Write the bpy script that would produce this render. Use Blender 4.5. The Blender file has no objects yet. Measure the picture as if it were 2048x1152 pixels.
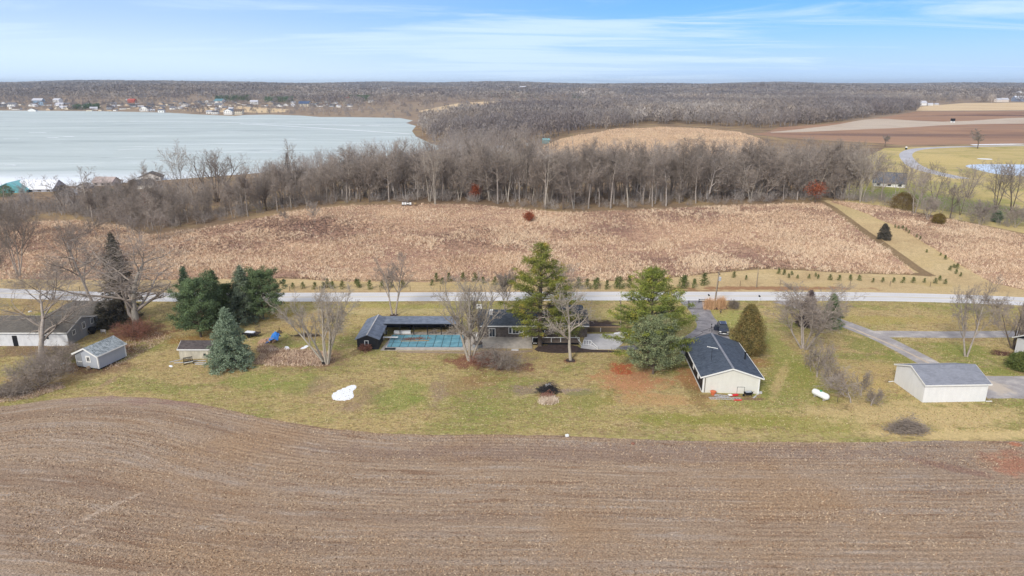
import bpy, math, random
import numpy as np
from mathutils import Vector, Matrix
from mathutils.geometry import delaunay_2d_cdt
random.seed(7); RNG=np.random.default_rng(11)
R=math.radians
scene=bpy.context.scene; COL=scene.collection
# ------------------------------------------------------------ camera, sky, sun, exposure
CAMH=46.0; FP=1365.333; PITCH=math.atan(410/FP)
cd=bpy.data.cameras.new('camera'); cam=bpy.data.objects.new('camera',cd); COL.objects.link(cam)
cam.location=(0,0,CAMH); cam.rotation_euler=(math.pi/2-PITCH,0,0)
cd.lens=24; cd.sensor_width=36; cd.clip_start=.5; cd.clip_end=30000
scene.camera=cam
SUN_EL=R(33); SUN_AZ=R(208)      # azimuth clockwise from +y (north): behind the camera, to the left
w=bpy.data.worlds.new('World'); scene.world=w; w.use_nodes=True
def build_world():
    nt=w.node_tree; N=nt.nodes; L=nt.links; N.clear()
    out=N.new('ShaderNodeOutputWorld'); bg=N.new('ShaderNodeBackground'); L.new(bg.outputs[0],out.inputs[0])
    sky=N.new('ShaderNodeTexSky'); sky.sky_type='NISHITA'; sky.sun_disc=False
    sky.sun_elevation=SUN_EL; sky.sun_rotation=SUN_AZ; sky.air_density=1.0; sky.dust_density=.6; sky.ozone_density=2.2
    tc=N.new('ShaderNodeTexCoord'); sep=N.new('ShaderNodeSeparateXYZ'); L.new(tc.outputs['Generated'],sep.inputs[0])
    def m(op,a,b=None,c=None,clamp=False):
        n=N.new('ShaderNodeMath'); n.operation=op; n.use_clamp=clamp
        for i,v in enumerate((a,b,c)):
            if v is None: continue
            if isinstance(v,(int,float)): n.inputs[i].default_value=v
            else: L.new(v,n.inputs[i])
        return n.outputs[0]
    X,Y,Z=sep.outputs; zc=m('MAXIMUM',Z,0.0)
    den=m('ADD',zc,.06)
    comb=N.new('ShaderNodeCombineXYZ'); L.new(m('DIVIDE',X,den),comb.inputs[0]); L.new(m('DIVIDE',Y,den),comb.inputs[1])
    def noise(vec,sc,det,rough,scale=(1,1,1),rot=0,off=(0,0,0),dist=0):
        mp=N.new('ShaderNodeMapping'); mp.inputs['Scale'].default_value=scale; mp.inputs['Rotation'].default_value=(0,0,rot); mp.inputs['Location'].default_value=off
        L.new(vec,mp.inputs[0]); n=N.new('ShaderNodeTexNoise'); n.inputs['Scale'].default_value=sc; n.inputs['Detail'].default_value=det
        n.inputs['Roughness'].default_value=rough; n.inputs['Distortion'].default_value=dist; L.new(mp.outputs[0],n.inputs['Vector']); return n.outputs[0]
    wisp=noise(comb.outputs[0],.42,9,.62,(.55,1.7,1),R(8),(3.1,1.4,0),.9)
    big=noise(comb.outputs[0],.16,3,.5,(1,1.3,1),0,(8.2,3.7,0))
    a=m('MULTIPLY_ADD',big,.9,wisp)          # cirrus where both are high
    def mr(v,f0,f1,t0=0,t1=1):
        n=N.new('ShaderNodeMapRange'); n.interpolation_type='SMOOTHSTEP'; L.new(v,n.inputs[0])
        for i,k in enumerate((f0,f1,t0,t1)): n.inputs[i+1].default_value=k
        return n.outputs[0]
    cloud=mr(a,.88,1.12,0,.8)
    veil=m('ADD',mr(Z,0.0,.10,.66,.06),mr(Z,.15,.5,0,.55))               # haze low in the sky; unseen overcast added overhead to neutralise ambient light
    veil2=mr(X,-.6,.30,.50,0)
    base=m('ADD',veil,veil2,None,True)
    fac=m('MAXIMUM',cloud,base)
    fac=m('ADD',base,m('MULTIPLY',m('SUBTRACT',1.0,base),cloud),None,True)
    sc=N.new('ShaderNodeVectorMath'); sc.operation='MULTIPLY'; L.new(sky.outputs[0],sc.inputs[0]); sc.inputs[1].default_value=(.30,.60,1.42)
    mix=N.new('ShaderNodeMix'); mix.data_type='RGBA'; L.new(fac,mix.inputs[0]); L.new(sc.outputs[0],mix.inputs[6]); 
    cc=N.new('ShaderNodeMix'); cc.data_type='RGBA'; L.new(mr(Z,.14,.5,0,1),cc.inputs[0]); cc.inputs[6].default_value=(5.8,7.3,9.1,1); cc.inputs[7].default_value=(6.9,7.0,7.1,1); L.new(cc.outputs[2],mix.inputs[7])
    L.new(mix.outputs[2],bg.inputs[0]); bg.inputs[1].default_value=.095
build_world()
sl=bpy.data.lights.new('sun','SUN'); sl.energy=2.2; sl.angle=R(11); sl.color=(1,.955,.89)
so=bpy.data.objects.new('sun',sl); COL.objects.link(so)
sd=Vector((math.sin(SUN_AZ)*math.cos(SUN_EL),math.cos(SUN_AZ)*math.cos(SUN_EL),math.sin(SUN_EL)))
so.rotation_euler=sd.to_track_quat('Z','Y').to_euler(); so.location=(0,-50,120)
vs=scene.view_settings; vs.view_transform='Standard'; vs.look='None'; vs.gamma=1; vs.exposure=0.42
scene.render.engine='CYCLES'
try:
    scene.cycles.max_bounces=6; scene.cycles.diffuse_bounces=3; scene.cycles.volume_bounces=0; scene.cycles.transparent_max_bounces=8
except Exception: pass
# ------------------------------------------------------------ terrain and pixel->ground
def S(v,a,b):
    t=np.clip((np.asarray(v,float)-a)/(b-a),0,1); return t*t*(3-2*t)
def ray(u,v):
    a=(u-1024)/FP; b=(576-v)/FP
    return a, math.cos(PITCH)+b*math.sin(PITCH), -math.sin(PITCH)+b*math.cos(PITCH)
def flat(u,v,z):
    a,dy,dz=ray(u,v); t=(z-CAMH)/dz; return (a*t,dy*t)
LAKEZ=-4.5
LAKE=np.array([flat(u,v,LAKEZ) for u,v in [(-700,385),(-200,382),(0,376),(150,372),(330,360),(560,343),(760,322),(870,300),(898,296),(862,287),(832,273),(824,262),(832,252),(812,246),(826,241),(800,236),(700,234),(640,234),(600,231),(540,229),(490,230),(470,232),(400,229),(330,225),(180,222),(0,221),(-700,221)]])
def pip(P,poly):
    x=P[:,0];y=P[:,1];ins=np.zeros(len(P),bool);n=len(poly)
    for i in range(n):
        x0,y0=poly[i];x1,y1=poly[(i+1)%n]
        if y0==y1: continue
        c=((y0>y)!=(y1>y))&(x<(x1-x0)*(y-y0)/(y1-y0)+x0); ins^=c
    return ins
def sdf(P,poly):
    d=np.full(len(P),1e9); n=len(poly)
    for i in range(n):
        a=np.array(poly[i]);b=np.array(poly[(i+1)%n]);ab=b-a
        t=np.clip(((P-a)@ab)/(ab@ab+1e-9),0,1); q=a+t[:,None]*ab
        d=np.minimum(d,np.hypot(*(P-q).T))
    return np.where(pip(P,poly),-d,d)
def terr(x,y):
    x=np.atleast_1d(np.asarray(x,float));y=np.atleast_1d(np.asarray(y,float))
    z=6.0*S(y,158,238)*(1-S(y,246,305))*(.12+.88*S(x,-135,-50))*(1-S(x,105,230))
    z+=9.0*np.exp(-((x-112)/120)**2-((y-575)/95)**2)
    z+=.9*np.sin(x*.021+1)*np.sin(y*.03)*S(y,165,215)*(1-S(y,300,420))
    far=S(y,1350,2600)
    slope=.0085+(.0040-.0085)*S(x/np.maximum(y,1),-.6,.6)
    z+=np.maximum(y-1400,0)*slope*(1-S(y,6200,8200))
    z+=far*(7*np.sin(x*.0021+y*.0013+.6)+6*np.sin(y*.0046-x*.0012)+4*np.sin(x*.0052+2))
    z+=5*S(x/np.maximum(y,1),.15,.5)*S(y,800,1800)
    m=y>240
    if m.any():
        P=np.c_[x[m],y[m]]; s=sdf(P,LAKE)
        w_=np.where(s>0,1-S(s,0,90),1.0)
        z[m]=z[m]*(1-w_)+LAKEZ*w_
    return z
def tz(x,y): return float(terr(x,y)[0])
def G(u,v):
    a,dy,dz=ray(u,v)
    if dz>=-1e-4: dz=-1e-4
    t0=(0+16-CAMH)/dz*.6; 
    ts=np.linspace(max(t0,20),max((-12-CAMH)/dz,60),220)
    ts=np.minimum(ts,9000)
    f=CAMH+dz*ts-terr(a*ts,dy*ts)
    i=np.argmax(f<=0) if (f<=0).any() else len(ts)-1
    if i==0: t=ts[0]
    else:
        lo,hi=ts[i-1],ts[i]
        for _ in range(18):
            mid=(lo+hi)/2
            if CAMH+dz*mid-tz(a*mid,dy*mid)>0: lo=mid
            else: hi=mid
        t=hi
    return (a*t,dy*t)
def hgt(y,v):      # height of the point seen at row v that stands at distance y
    _,dy,dz=ray(1024,v); return CAMH+dz*y/dy
# ------------------------------------------------------------ tags and mesh builder
def tag(o,label=None,cat=None,group=None,kind=None):
    if label: o['label']=label
    if cat: o['category']=cat
    if group: o['group']=group
    if kind: o['kind']=kind
    return o
def empty(name,loc,label,cat,group=None,rz=0):
    o=bpy.data.objects.new(name,None); COL.objects.link(o); o.location=loc; o.rotation_euler=(0,0,rz); o.empty_display_size=.3
    return tag(o,label,cat,group)
def link(name,me,parent=None,loc=None,label=None):
    o=bpy.data.objects.new(name,me); COL.objects.link(o)
    if parent: o.parent=parent
    if loc is not None: o.location=loc
    if label: o['label']=label
    return o
def npmesh(name,V,F,mat,smooth=False):
    """V (n,3); F (m,k) int array, k=3 or 4"""
    me=bpy.data.meshes.new(name); V=np.asarray(V,np.float32); F=np.asarray(F,np.int32); k=F.shape[1]
    me.vertices.add(len(V)); me.vertices.foreach_set('co',V.ravel())
    me.loops.add(F.size); me.loops.foreach_set('vertex_index',F.ravel())
    me.polygons.add(len(F)); me.polygons.foreach_set('loop_start',np.arange(0,F.size,k,dtype=np.int32))
    try: me.polygons.foreach_set('loop_total',np.full(len(F),k,np.int32))
    except Exception: pass
    if smooth: me.polygons.foreach_set('use_smooth',np.ones(len(F),bool))
    me.update(calc_edges=True); me.validate()
    if mat: me.materials.append(mat)
    return me
class MB:
    def __init__(s): s.v=[]; s.f=[]
    def add(s,vs,fs):
        n=len(s.v); s.v+= [tuple(p) for p in vs]; s.f+=[tuple(i+n for i in f) for f in fs]; return s
    def box(s,c,d,rz=0,rx=0,ry=0):
        M=Matrix.Translation(c)@Matrix.Rotation(rz,4,'Z')@Matrix.Rotation(ry,4,'Y')@Matrix.Rotation(rx,4,'X')
        p=[M@Vector((x*d[0]/2,y*d[1]/2,z*d[2]/2)) for x in(-1,1) for y in(-1,1) for z in(-1,1)]
        return s.add(p,[(0,1,3,2),(4,6,7,5),(0,4,5,1),(2,3,7,6),(0,2,6,4),(1,5,7,3)])
    def tube(s,a,b,r0,r1=None,n=8,cap=True):
        r1=r0 if r1 is None else r1; a=Vector(a);b=Vector(b);d=(b-a).normalized()
        u=d.orthogonal().normalized(); w_=d.cross(u); vs=[]
        for p,r in((a,r0),(b,r1)):
            for i in range(n):
                t=2*math.pi*i/n; vs.append(p+(u*math.cos(t)+w_*math.sin(t))*r)
        fs=[(i,(i+1)%n,n+(i+1)%n,n+i) for i in range(n)]
        if cap: fs+=[tuple(range(n-1,-1,-1)),tuple(range(n,2*n))]
        return s.add(vs,fs)
    def prism(s,poly,axis,a,b):
        """poly 2-D outline; axis 'x': poly=(y,z); 'y': poly=(x,z); 'z': poly=(x,y)"""
        def P(p,t): return {'x':(t,p[0],p[1]),'y':(p[0],t,p[1]),'z':(p[0],p[1],t)}[axis]
        n=len(poly); vs=[P(p,a) for p in poly]+[P(p,b) for p in poly]
        return s.add(vs,[tuple(range(n)),tuple(range(2*n-1,n-1,-1))]+[(i,n+i,n+(i+1)%n,(i+1)%n) for i in range(n)])
    def lathe(s,prof,c=(0,0,0),n=12,axis='z'):
        vs=[]
        for r,h in prof:
            for i in range(n):
                t=2*math.pi*i/n; q=(r*math.cos(t),r*math.sin(t),h)
                if axis=='x': q=(h,q[0],q[1])
                vs.append((q[0]+c[0],q[1]+c[1],q[2]+c[2]))
        fs=[]
        for k in range(len(prof)-1):
            for i in range(n): fs.append((k*n+i,k*n+(i+1)%n,(k+1)*n+(i+1)%n,(k+1)*n+i))
        fs+=[tuple(range(n-1,-1,-1)),tuple(range((len(prof)-1)*n,len(prof)*n))]
        return s.add(vs,fs)
    def build(s,name,mat,parent=None,loc=None,smooth=False,label=None,bevel=0):
        import bmesh
        me=bpy.data.meshes.new(name); me.from_pydata(s.v,[],s.f); me.validate()
        bm=bmesh.new(); bm.from_mesh(me); bmesh.ops.recalc_face_normals(bm,faces=bm.faces)
        if bevel: bmesh.ops.bevel(bm,geom=bm.edges[:],offset=bevel,segments=2,affect='EDGES',clamp_overlap=True)
        bm.to_mesh(me); bm.free(); me.materials.append(mat)
        if smooth: me.polygons.foreach_set('use_smooth',np.ones(len(me.polygons),bool))
        return link(name,me,parent,loc,label)
def copy_tree(o,parent=None):
    c=o.copy(); COL.objects.link(c)
    if parent: c.parent=parent
    for ch in KIDS.get(o.name,[]) or [k for k in o.children]: copy_tree(ch,c)
    return c
KIDS={}
# ------------------------------------------------------------ materials
def lin(c): return tuple(((x/255)/12.92 if x<=10 else (((x/255)+.055)/1.055)**2.4) for x in c)
class NM:
    def __init__(s,name,rough=.9,spec=.2,metal=0):
        s.m=bpy.data.materials.new(name); s.m.use_nodes=True; s.N=s.m.node_tree.nodes; s.L=s.m.node_tree.links
        s.b=s.N['Principled BSDF']; s.b.inputs['Roughness'].default_value=rough; s.b.inputs['Metallic'].default_value=metal
        s.b.inputs['Specular IOR Level'].default_value=spec
        g=s.N.new('ShaderNodeNewGeometry'); s.pos=g.outputs['Position']; s.rnd_isl=g.outputs['Random Per Island']
        t=s.N.new('ShaderNodeTexCoord'); s.obj=t.outputs['Object']
        s.oi=s.N.new('ShaderNodeObjectInfo').outputs['Random']
    def setin(s,sock,v):
        if isinstance(v,(int,float)): sock.default_value=v
        elif isinstance(v,(tuple,list)): sock.default_value=tuple(v)+((1,) if len(v)==3 and len(sock.default_value)==4 else ())
        else: s.L.new(v,sock)
    def math(s,op,a,b=0,clamp=False):
        n=s.N.new('ShaderNodeMath'); n.operation=op; n.use_clamp=clamp; s.setin(n.inputs[0],a); s.setin(n.inputs[1],b); return n.outputs[0]
    def vec(s,v,scale=(1,1,1),rot=0,off=(0,0,0)):
        n=s.N.new('ShaderNodeMapping'); n.inputs['Scale'].default_value=scale; n.inputs['Rotation'].default_value=(0,0,rot); n.inputs['Location'].default_value=off
        s.L.new(v,n.inputs[0]); return n.outputs[0]
    def noise(s,v,scale,det=4,rough=.55,dist=0):
        n=s.N.new('ShaderNodeTexNoise'); n.inputs['Scale'].default_value=scale; n.inputs['Detail'].default_value=det
        n.inputs['Roughness'].default_value=rough; n.inputs['Distortion'].default_value=dist; s.L.new(v,n.inputs['Vector']); return n.outputs[0]
    def vor(s,v,scale,out='Distance',feat='F1'):
        n=s.N.new('ShaderNodeTexVoronoi'); n.feature=feat; n.inputs['Scale'].default_value=scale; s.L.new(v,n.inputs['Vector']); return n.outputs[out]
    def ramp(s,f,stops,mode='LINEAR'):
        n=s.N.new('ShaderNodeValToRGB'); n.color_ramp.interpolation=mode; e=n.color_ramp.elements
        while len(e)<len(stops): e.new(.5)
        for k,(p,c) in enumerate(stops): e[k].position=p; e[k].color=tuple(c)+(1,)
        s.setin(n.inputs[0],f); return n.outputs[0]
    def rng(s,f,a,b,c=0,d=1,smooth=True):
        n=s.N.new('ShaderNodeMapRange'); n.interpolation_type='SMOOTHSTEP' if smooth else 'LINEAR'
        s.setin(n.inputs[0],f)
        for i,k in enumerate((a,b,c,d)): n.inputs[i+1].default_value=k
        return n.outputs[0]
    def mix(s,f,a,b,mode='MIX'):
        n=s.N.new('ShaderNodeMix'); n.data_type='RGBA'; n.blend_type=mode; s.setin(n.inputs[0],f); s.setin(n.inputs[6],a); s.setin(n.inputs[7],b); return n.outputs[2]
    def sep(s,v):
        n=s.N.new('ShaderNodeSeparateXYZ'); s.L.new(v,n.inputs[0]); return n.outputs
    def comb(s,x,y,z=0):
        n=s.N.new('ShaderNodeCombineXYZ'); s.setin(n.inputs[0],x); s.setin(n.inputs[1],y); s.setin(n.inputs[2],z); return n.outputs[0]
    def hsv(s,c,h=.5,sa=1,v=1):
        n=s.N.new('ShaderNodeHueSaturation'); s.setin(n.inputs['Hue'],h); s.setin(n.inputs['Saturation'],sa); s.setin(n.inputs['Value'],v); s.setin(n.inputs['Color'],c); return n.outputs[0]
    def attr(s,name):
        n=s.N.new('ShaderNodeAttribute'); n.attribute_name=name; return n.outputs['Fac']
    def bump(s,h,strength=.5,dist=.1):
        n=s.N.new('ShaderNodeBump'); n.inputs['Strength'].default_value=strength; n.inputs['Distance'].default_value=dist; s.L.new(h,n.inputs['Height']); s.L.new(n.outputs[0],s.b.inputs['Normal'])
    def out(s,c): s.setin(s.b.inputs['Base Color'],c); return s.m
def simple(name,c,rough=.8,var=.12,scale=3,bump=0,bscale=20,spec=.2,metal=0,random_obj=0,k=1.0):
    n=NM(name,rough,spec,metal); c=tuple(x*k for x in lin(c))
    f=n.noise(n.obj,scale,5,.6)
    col=n.ramp(f,[(.3,tuple(x*(1-var) for x in c)),(.7,tuple(min(1,x*(1+var)) for x in c))])
    if random_obj: col=n.hsv(col,.5,1,n.rng(n.oi,0,1,1-random_obj,1+random_obj,False))
    if bump: n.bump(n.noise(n.obj,bscale,4,.6),bump,.05)
    return n.out(col)
def siding(name,c,pitch=.2,depth=.35,k=1.0,vertical=False,dirt=.1):
    n=NM(name,.6,.3); c=tuple(x*k for x in lin(c)); x,y,z=n.sep(n.obj)
    t=n.math('FRACT',n.math('DIVIDE',n.math('ADD',x,y) if vertical else z,pitch))
    line=n.rng(t,.0,.14,1-depth,1)
    d=n.noise(n.vec(n.obj,(1,1,.35)),1.6,5,.6)
    col=n.ramp(d,[(.3,tuple(v*(1-dirt) for v in c)),(.7,c)])
    mm=n.mix(1.0,col,n.comb(line,line,line),'MULTIPLY')
    n.bump(t,.25,.02); return n.out(mm)
def shingle(name,c,c2,k=1.0,contrast=1.0):
    n=NM(name,.9,.15); a=tuple(v*k for v in lin(c)); b=tuple(v*k for v in lin(c2))
    f=n.vor(n.vec(n.obj,(2.6,5,5)),1.0,'Color'); g=n.sep(f)[0]
    col=n.mix(n.rng(g,.5-.5/contrast if contrast>1 else 0,1,0,1,False),a,b)
    big=n.noise(n.obj,.5,4,.6); col=n.mix(n.rng(big,.35,.7,0,.5),col,tuple((p+q)*.5*1.25 for p,q in zip(a,b)))
    n.bump(g,.3,.03); return n.out(col)
M={}
M['bark_grey']=simple('bark_grey',(160,149,138),.95,.25,3,random_obj=.15)
M['bark_pale']=simple('bark_pale',(170,160,145),.95,.2,3,random_obj=.12)
M['bark_dark']=simple('bark_dark',(102,90,80),.95,.25,3,random_obj=.1)
M['twig_grey']=simple('twig_grey',(150,138,127),.95,.22,.5,random_obj=.2)
M['twig_pale']=simple('twig_pale',(162,151,138),.95,.18,.5,random_obj=.12)
M['twig_brown']=simple('twig_brown',(142,130,119),.95,.22,.5,random_obj=.2)
M['twig_red']=simple('twig_red',(146,104,88),.95,.22,.8,random_obj=.1)
M['leaf_rust']=simple('leaf_rust',(150,84,58),.9,.3,2)
def foliage(name,c1,c2,c3=None,sc=.9,k=1.0):
    n=NM(name,.75,.25); a,b=(tuple(v*k for v in lin(c)) for c in (c1,c2))
    f=n.noise(n.obj,sc,3,.6); stops=[(.32,a),(.58,b)]
    if c3: stops.append((.70,tuple(v*k for v in lin(c3))))
    col=n.ramp(f,stops); col=n.hsv(col,.5,1,n.rng(n.rnd_isl,0,1,.7,1.3,False))
    col=n.hsv(col,n.rng(n.oi,0,1,.49,.51,False),1,n.rng(n.oi,0,1,.88,1.12,False))
    return n.out(col)
M['white_pine']=foliage('white_pine_needles',(84,92,46),(120,126,56),(172,154,62),.45,1.3)
M['scots_pine']=foliage('scots_pine_needles',(92,102,76),(124,132,94),(150,146,108),.6,1.3)
M['dark_pine']=foliage('dark_pine_needles',(66,80,56),(98,114,76),None,.6,1.25)
M['spruce']=foliage('spruce_needles',(60,76,58),(88,104,78),None,.9,1.25)
M['blue_spruce']=foliage('blue_spruce_needles',(90,104,82),(124,136,112),None,1.1,1.25)
M['old_spruce']=foliage('old_spruce_needles',(62,60,52),(92,86,74),None,.8,1.2)
M['cedar']=foliage('cedar_scales',(88,82,50),(126,112,66),(140,108,66),1.0,1.25)
M['red_cedar']=foliage('red_cedar_scales',(96,72,48),(120,104,54),None,.9,1.2)
M['sapling']=foliage('sapling_needles',(64,78,42),(100,106,54),None,1.5,1.2)
M['purple_spruce']=foliage('purplish_conifer_needles',(74,66,66),(98,84,84),None,.9,1.2)
# ------------------------------------------------------------ ground zones
def px(pts): return [G(u,v) for u,v in pts]
def resample(P,step,jit=0,closed=True,seed=1):
    r=random.Random(seed); out=[]; n=len(P)
    for i in range(n if closed else n-1):
        a=Vector(P[i]);b=Vector(P[(i+1)%n]);L=(b-a).length; k=max(1,min(4000,int(L/step)))
        nrm=Vector((-(b-a).y,(b-a).x)).normalized() if L>0 else Vector((0,0))
        for j in range(k):
            p=a.lerp(b,j/k)
            if jit and j: p=p+nrm*r.gauss(0,jit)
            out.append((p.x,p.y))
    if not closed: out.append(tuple(P[-1]))
    return out
def smooth(P,closed=False,it=2):
    P=[tuple(p) for p in P]
    for _ in range(it):
        n=len(P); Q=[] if closed else [P[0]]
        for i in range(n if closed else n-1):
            a=P[i];b=P[(i+1)%n]
            Q+= [(a[0]*.75+b[0]*.25,a[1]*.75+b[1]*.25),(a[0]*.25+b[0]*.75,a[1]*.25+b[1]*.75)]
        if not closed: Q.append(P[-1])
        P=Q
    return P
def strip(C,wd):
    C=smooth(C,False,2); Lf=[];Rt=[]
    for i,p in enumerate(C):
        a=Vector(C[max(i-1,0)]);b=Vector(C[min(i+1,len(C)-1)]);d=(b-a).normalized();n=Vector((-d.y,d.x))
        ww=wd(i/(len(C)-1)) if callable(wd) else wd
        Lf.append((p[0]+n.x*ww/2,p[1]+n.y*ww/2));Rt.append((p[0]-n.x*ww/2,p[1]-n.y*ww/2))
    return Lf+Rt[::-1]
FE=[(-700,880),(-300,842),(0,814),(60,806),(120,797),(220,791),(330,797),(420,812),(520,834),(620,852),(720,864),(860,871),(1024,868),(1150,873),(1300,880),(1500,884),(1750,885),(1900,881),(2048,883),(2400,886),(2800,888)]
fe=smooth(px(FE),False,2)
field=fe+[(fe[-1][0],18),(fe[0][0],18)]
RC=[(-600,545),(-300,572),(100,591),(320,594.5),(700,594),(1100,592),(1400,592),(1700,592.5),(1850,595),(2048,602),(2300,618),(2700,650)]
rc=px(RC)
road=strip(rc,6.6)
dr1=smooth(px([(1355,600),(1412,600),(1420,622),(1432,641),(1448,655),(1462,680),(1470,720),(1380,730),(1362,702),(1330,700),(1225,700),(1225,692),(1340,688),(1352,683),(1383,665),(1396,652),(1388,635),(1374,615)]),True,1)
dr2a=strip(px([(1565,600),(1600,611),(1650,634),(1700,652),(1760,675),(1815,703),(1870,733),(1930,775)]),lambda t:6.5-2.6*min(1,t*4))
seam=strip(px([(1685,649),(1735,669),(1800,697),(1850,722),(1880,740)]),.55)
dr2b=strip(px([(1745,668),(1800,668),(1850,669),(1950,669),(2100,667),(2400,660)]),3.6)
pad2=px([(1940,752),(2048,752),(2300,750),(2300,797),(1975,797)])
MEADL=[(-400,560),(0,558),(290,560),(560,557),(700,563),(900,564),(1150,563),(1290,561),(1380,551),(1440,545),(1520,537),(1600,540),(1700,546),(1800,548),(1830,549)]
MEADR=[(1808,526),(1775,500),(1745,480),(1720,462),(1690,437),(1640,406)]
MEADT=[(1500,410),(1300,419),(1130,425),(1050,419),(950,409),(850,408),(700,411),(600,421),(430,452),(300,471),(250,452),(150,441),(0,446),(-400,450)]
mead=px(MEADL+MEADR+MEADT)
mead2=px([(1662,404),(1720,422),(1790,452),(1860,492),(1930,535),(1985,566),(2100,590),(2400,600),(2400,530),(2150,490),(2048,470),(1950,449),(1850,430),(1760,413),(1700,405)])
trail=strip(px([(1640,402),(1665,416),(1700,442),(1730,464),(1760,484),(1790,505),(1815,523),(1838,540),(1862,552)]),2.8)
trail2=strip(px([(560,555),(700,560),(900,562),(1150,561),(1290,559),(1380,549),(1440,543),(1520,535),(1600,538),(1700,544),(1800,546),(1860,550)]),lambda t:1.1+1.6*t)
verge=px([(-400,566),(-400,560),(0,556),(290,557),(560,553),(700,558),(900,559),(1150,558),(1290,556),(1380,546),(1440,540),(1520,532),(1560,530),(1800,520),(1640,402),(1655,400),(1720,418),(1800,448),(1860,484),(1930,527),(1985,558),(2100,582),(2400,595),(2400,625),(2300,612),(2048,595),(1850,588),(1400,586),(1100,586),(700,589),(320,590),(100,586),(-300,568)])
rlawn=px([(1690,404),(1760,411),(1850,427),(1950,446),(2048,466),(2400,520),(2400,284),(2048,289),(1900,292),(1770,296),(1700,330),(1690,360)])
pond=smooth(px([(1925,331),(1950,327),(2100,329),(2250,334),(2250,362),(2100,358),(2048,352),(1990,348),(1955,339)]),True,2)
croad=strip(px([(1925,357),(1895,351),(1860,343),(1830,333),(1816,320),(1809,308),(1825,299),(1870,295),(1950,292.5),(2048,291),(2400,290)]),lambda t:9-3*t)
plow=px([(1500,268),(1560,254),(1640,249),(1700,243),(1780,232),(1832,223),(2300,221),(2300,285),(1900,288.5),(1800,290),(1760,286),(1640,279),(1560,274)])
stub=smooth(px([(1520,265),(1600,258),(1670,250),(1720,240),(1760,236.5),(1830,241.5),(1905,244),(2048,234),(2300,233),(2300,246),(2048,247),(1905,249),(1800,256),(1700,259.5),(1600,264)]),True,1)
tanfar=px([(1832,221.5),(1840,213),(1930,206),(2300,203),(2300,219.5)])
tanhill=smooth(px([(1030,308),(1100,286),(1140,272),(1220,262),(1290,253),(1400,256),(1455,262),(1490,268),(1520,277),(1540,288),(1520,310),(1300,318)]),True,1)
clear=smooth(px([(820,226),(880,213),(930,204),(1100,199.5),(1340,196.5),(1345,203),(1180,205),(1020,207),(960,212),(900,224)]),True,1)
farlawn=smooth(px([(370,222),(420,212),(520,214),(600,222),(480,226)]),True,1)
dirtr=px([(-700,372),(-700,445),(0,445),(150,440),(200,438),(280,428),(330,420),(440,400),(330,372),(0,372)])
ZONES=[('pond',pond,1.5,0,'pond'),('frozen_lake',LAKE,8,0,'lake'),('road',road,2,0,'road'),('asphalt_driveway',dr1,1,.06,'asph'),('driveway_seam',seam,.7,.09,'stub'),('gravel_driveway',dr2a,1,.08,'grav'),('side_driveway',dr2b,1,.05,'grav'),
 ('parking_pad',pad2,1.2,.05,'grav'),('tilled_field',field,.8,.11,'field'),('trail_path',trail,1.2,.12,'trail'),('lower_path',trail2,1.2,.12,'trail'),
 ('meadow_ground',mead,2,.3,'mead'),('side_meadow_ground',mead2,2,.3,'mead'),('mown_verge',verge,2,.0,'verge'),('curved_road',croad,3,0,'road2'),('far_lawn',rlawn,4,0,'rlawn'),
 ('stubble_strip',stub,10,0,'stub'),('tan_field',tanfar,20,0,'tan'),('plowed_field',plow,8,0,'plow'),('hill_grassland',tanhill,6,0,'tanhill'),('far_clearing',clear,20,0,'tan'),('far_grass',farlawn,20,0,'tan')]
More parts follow.
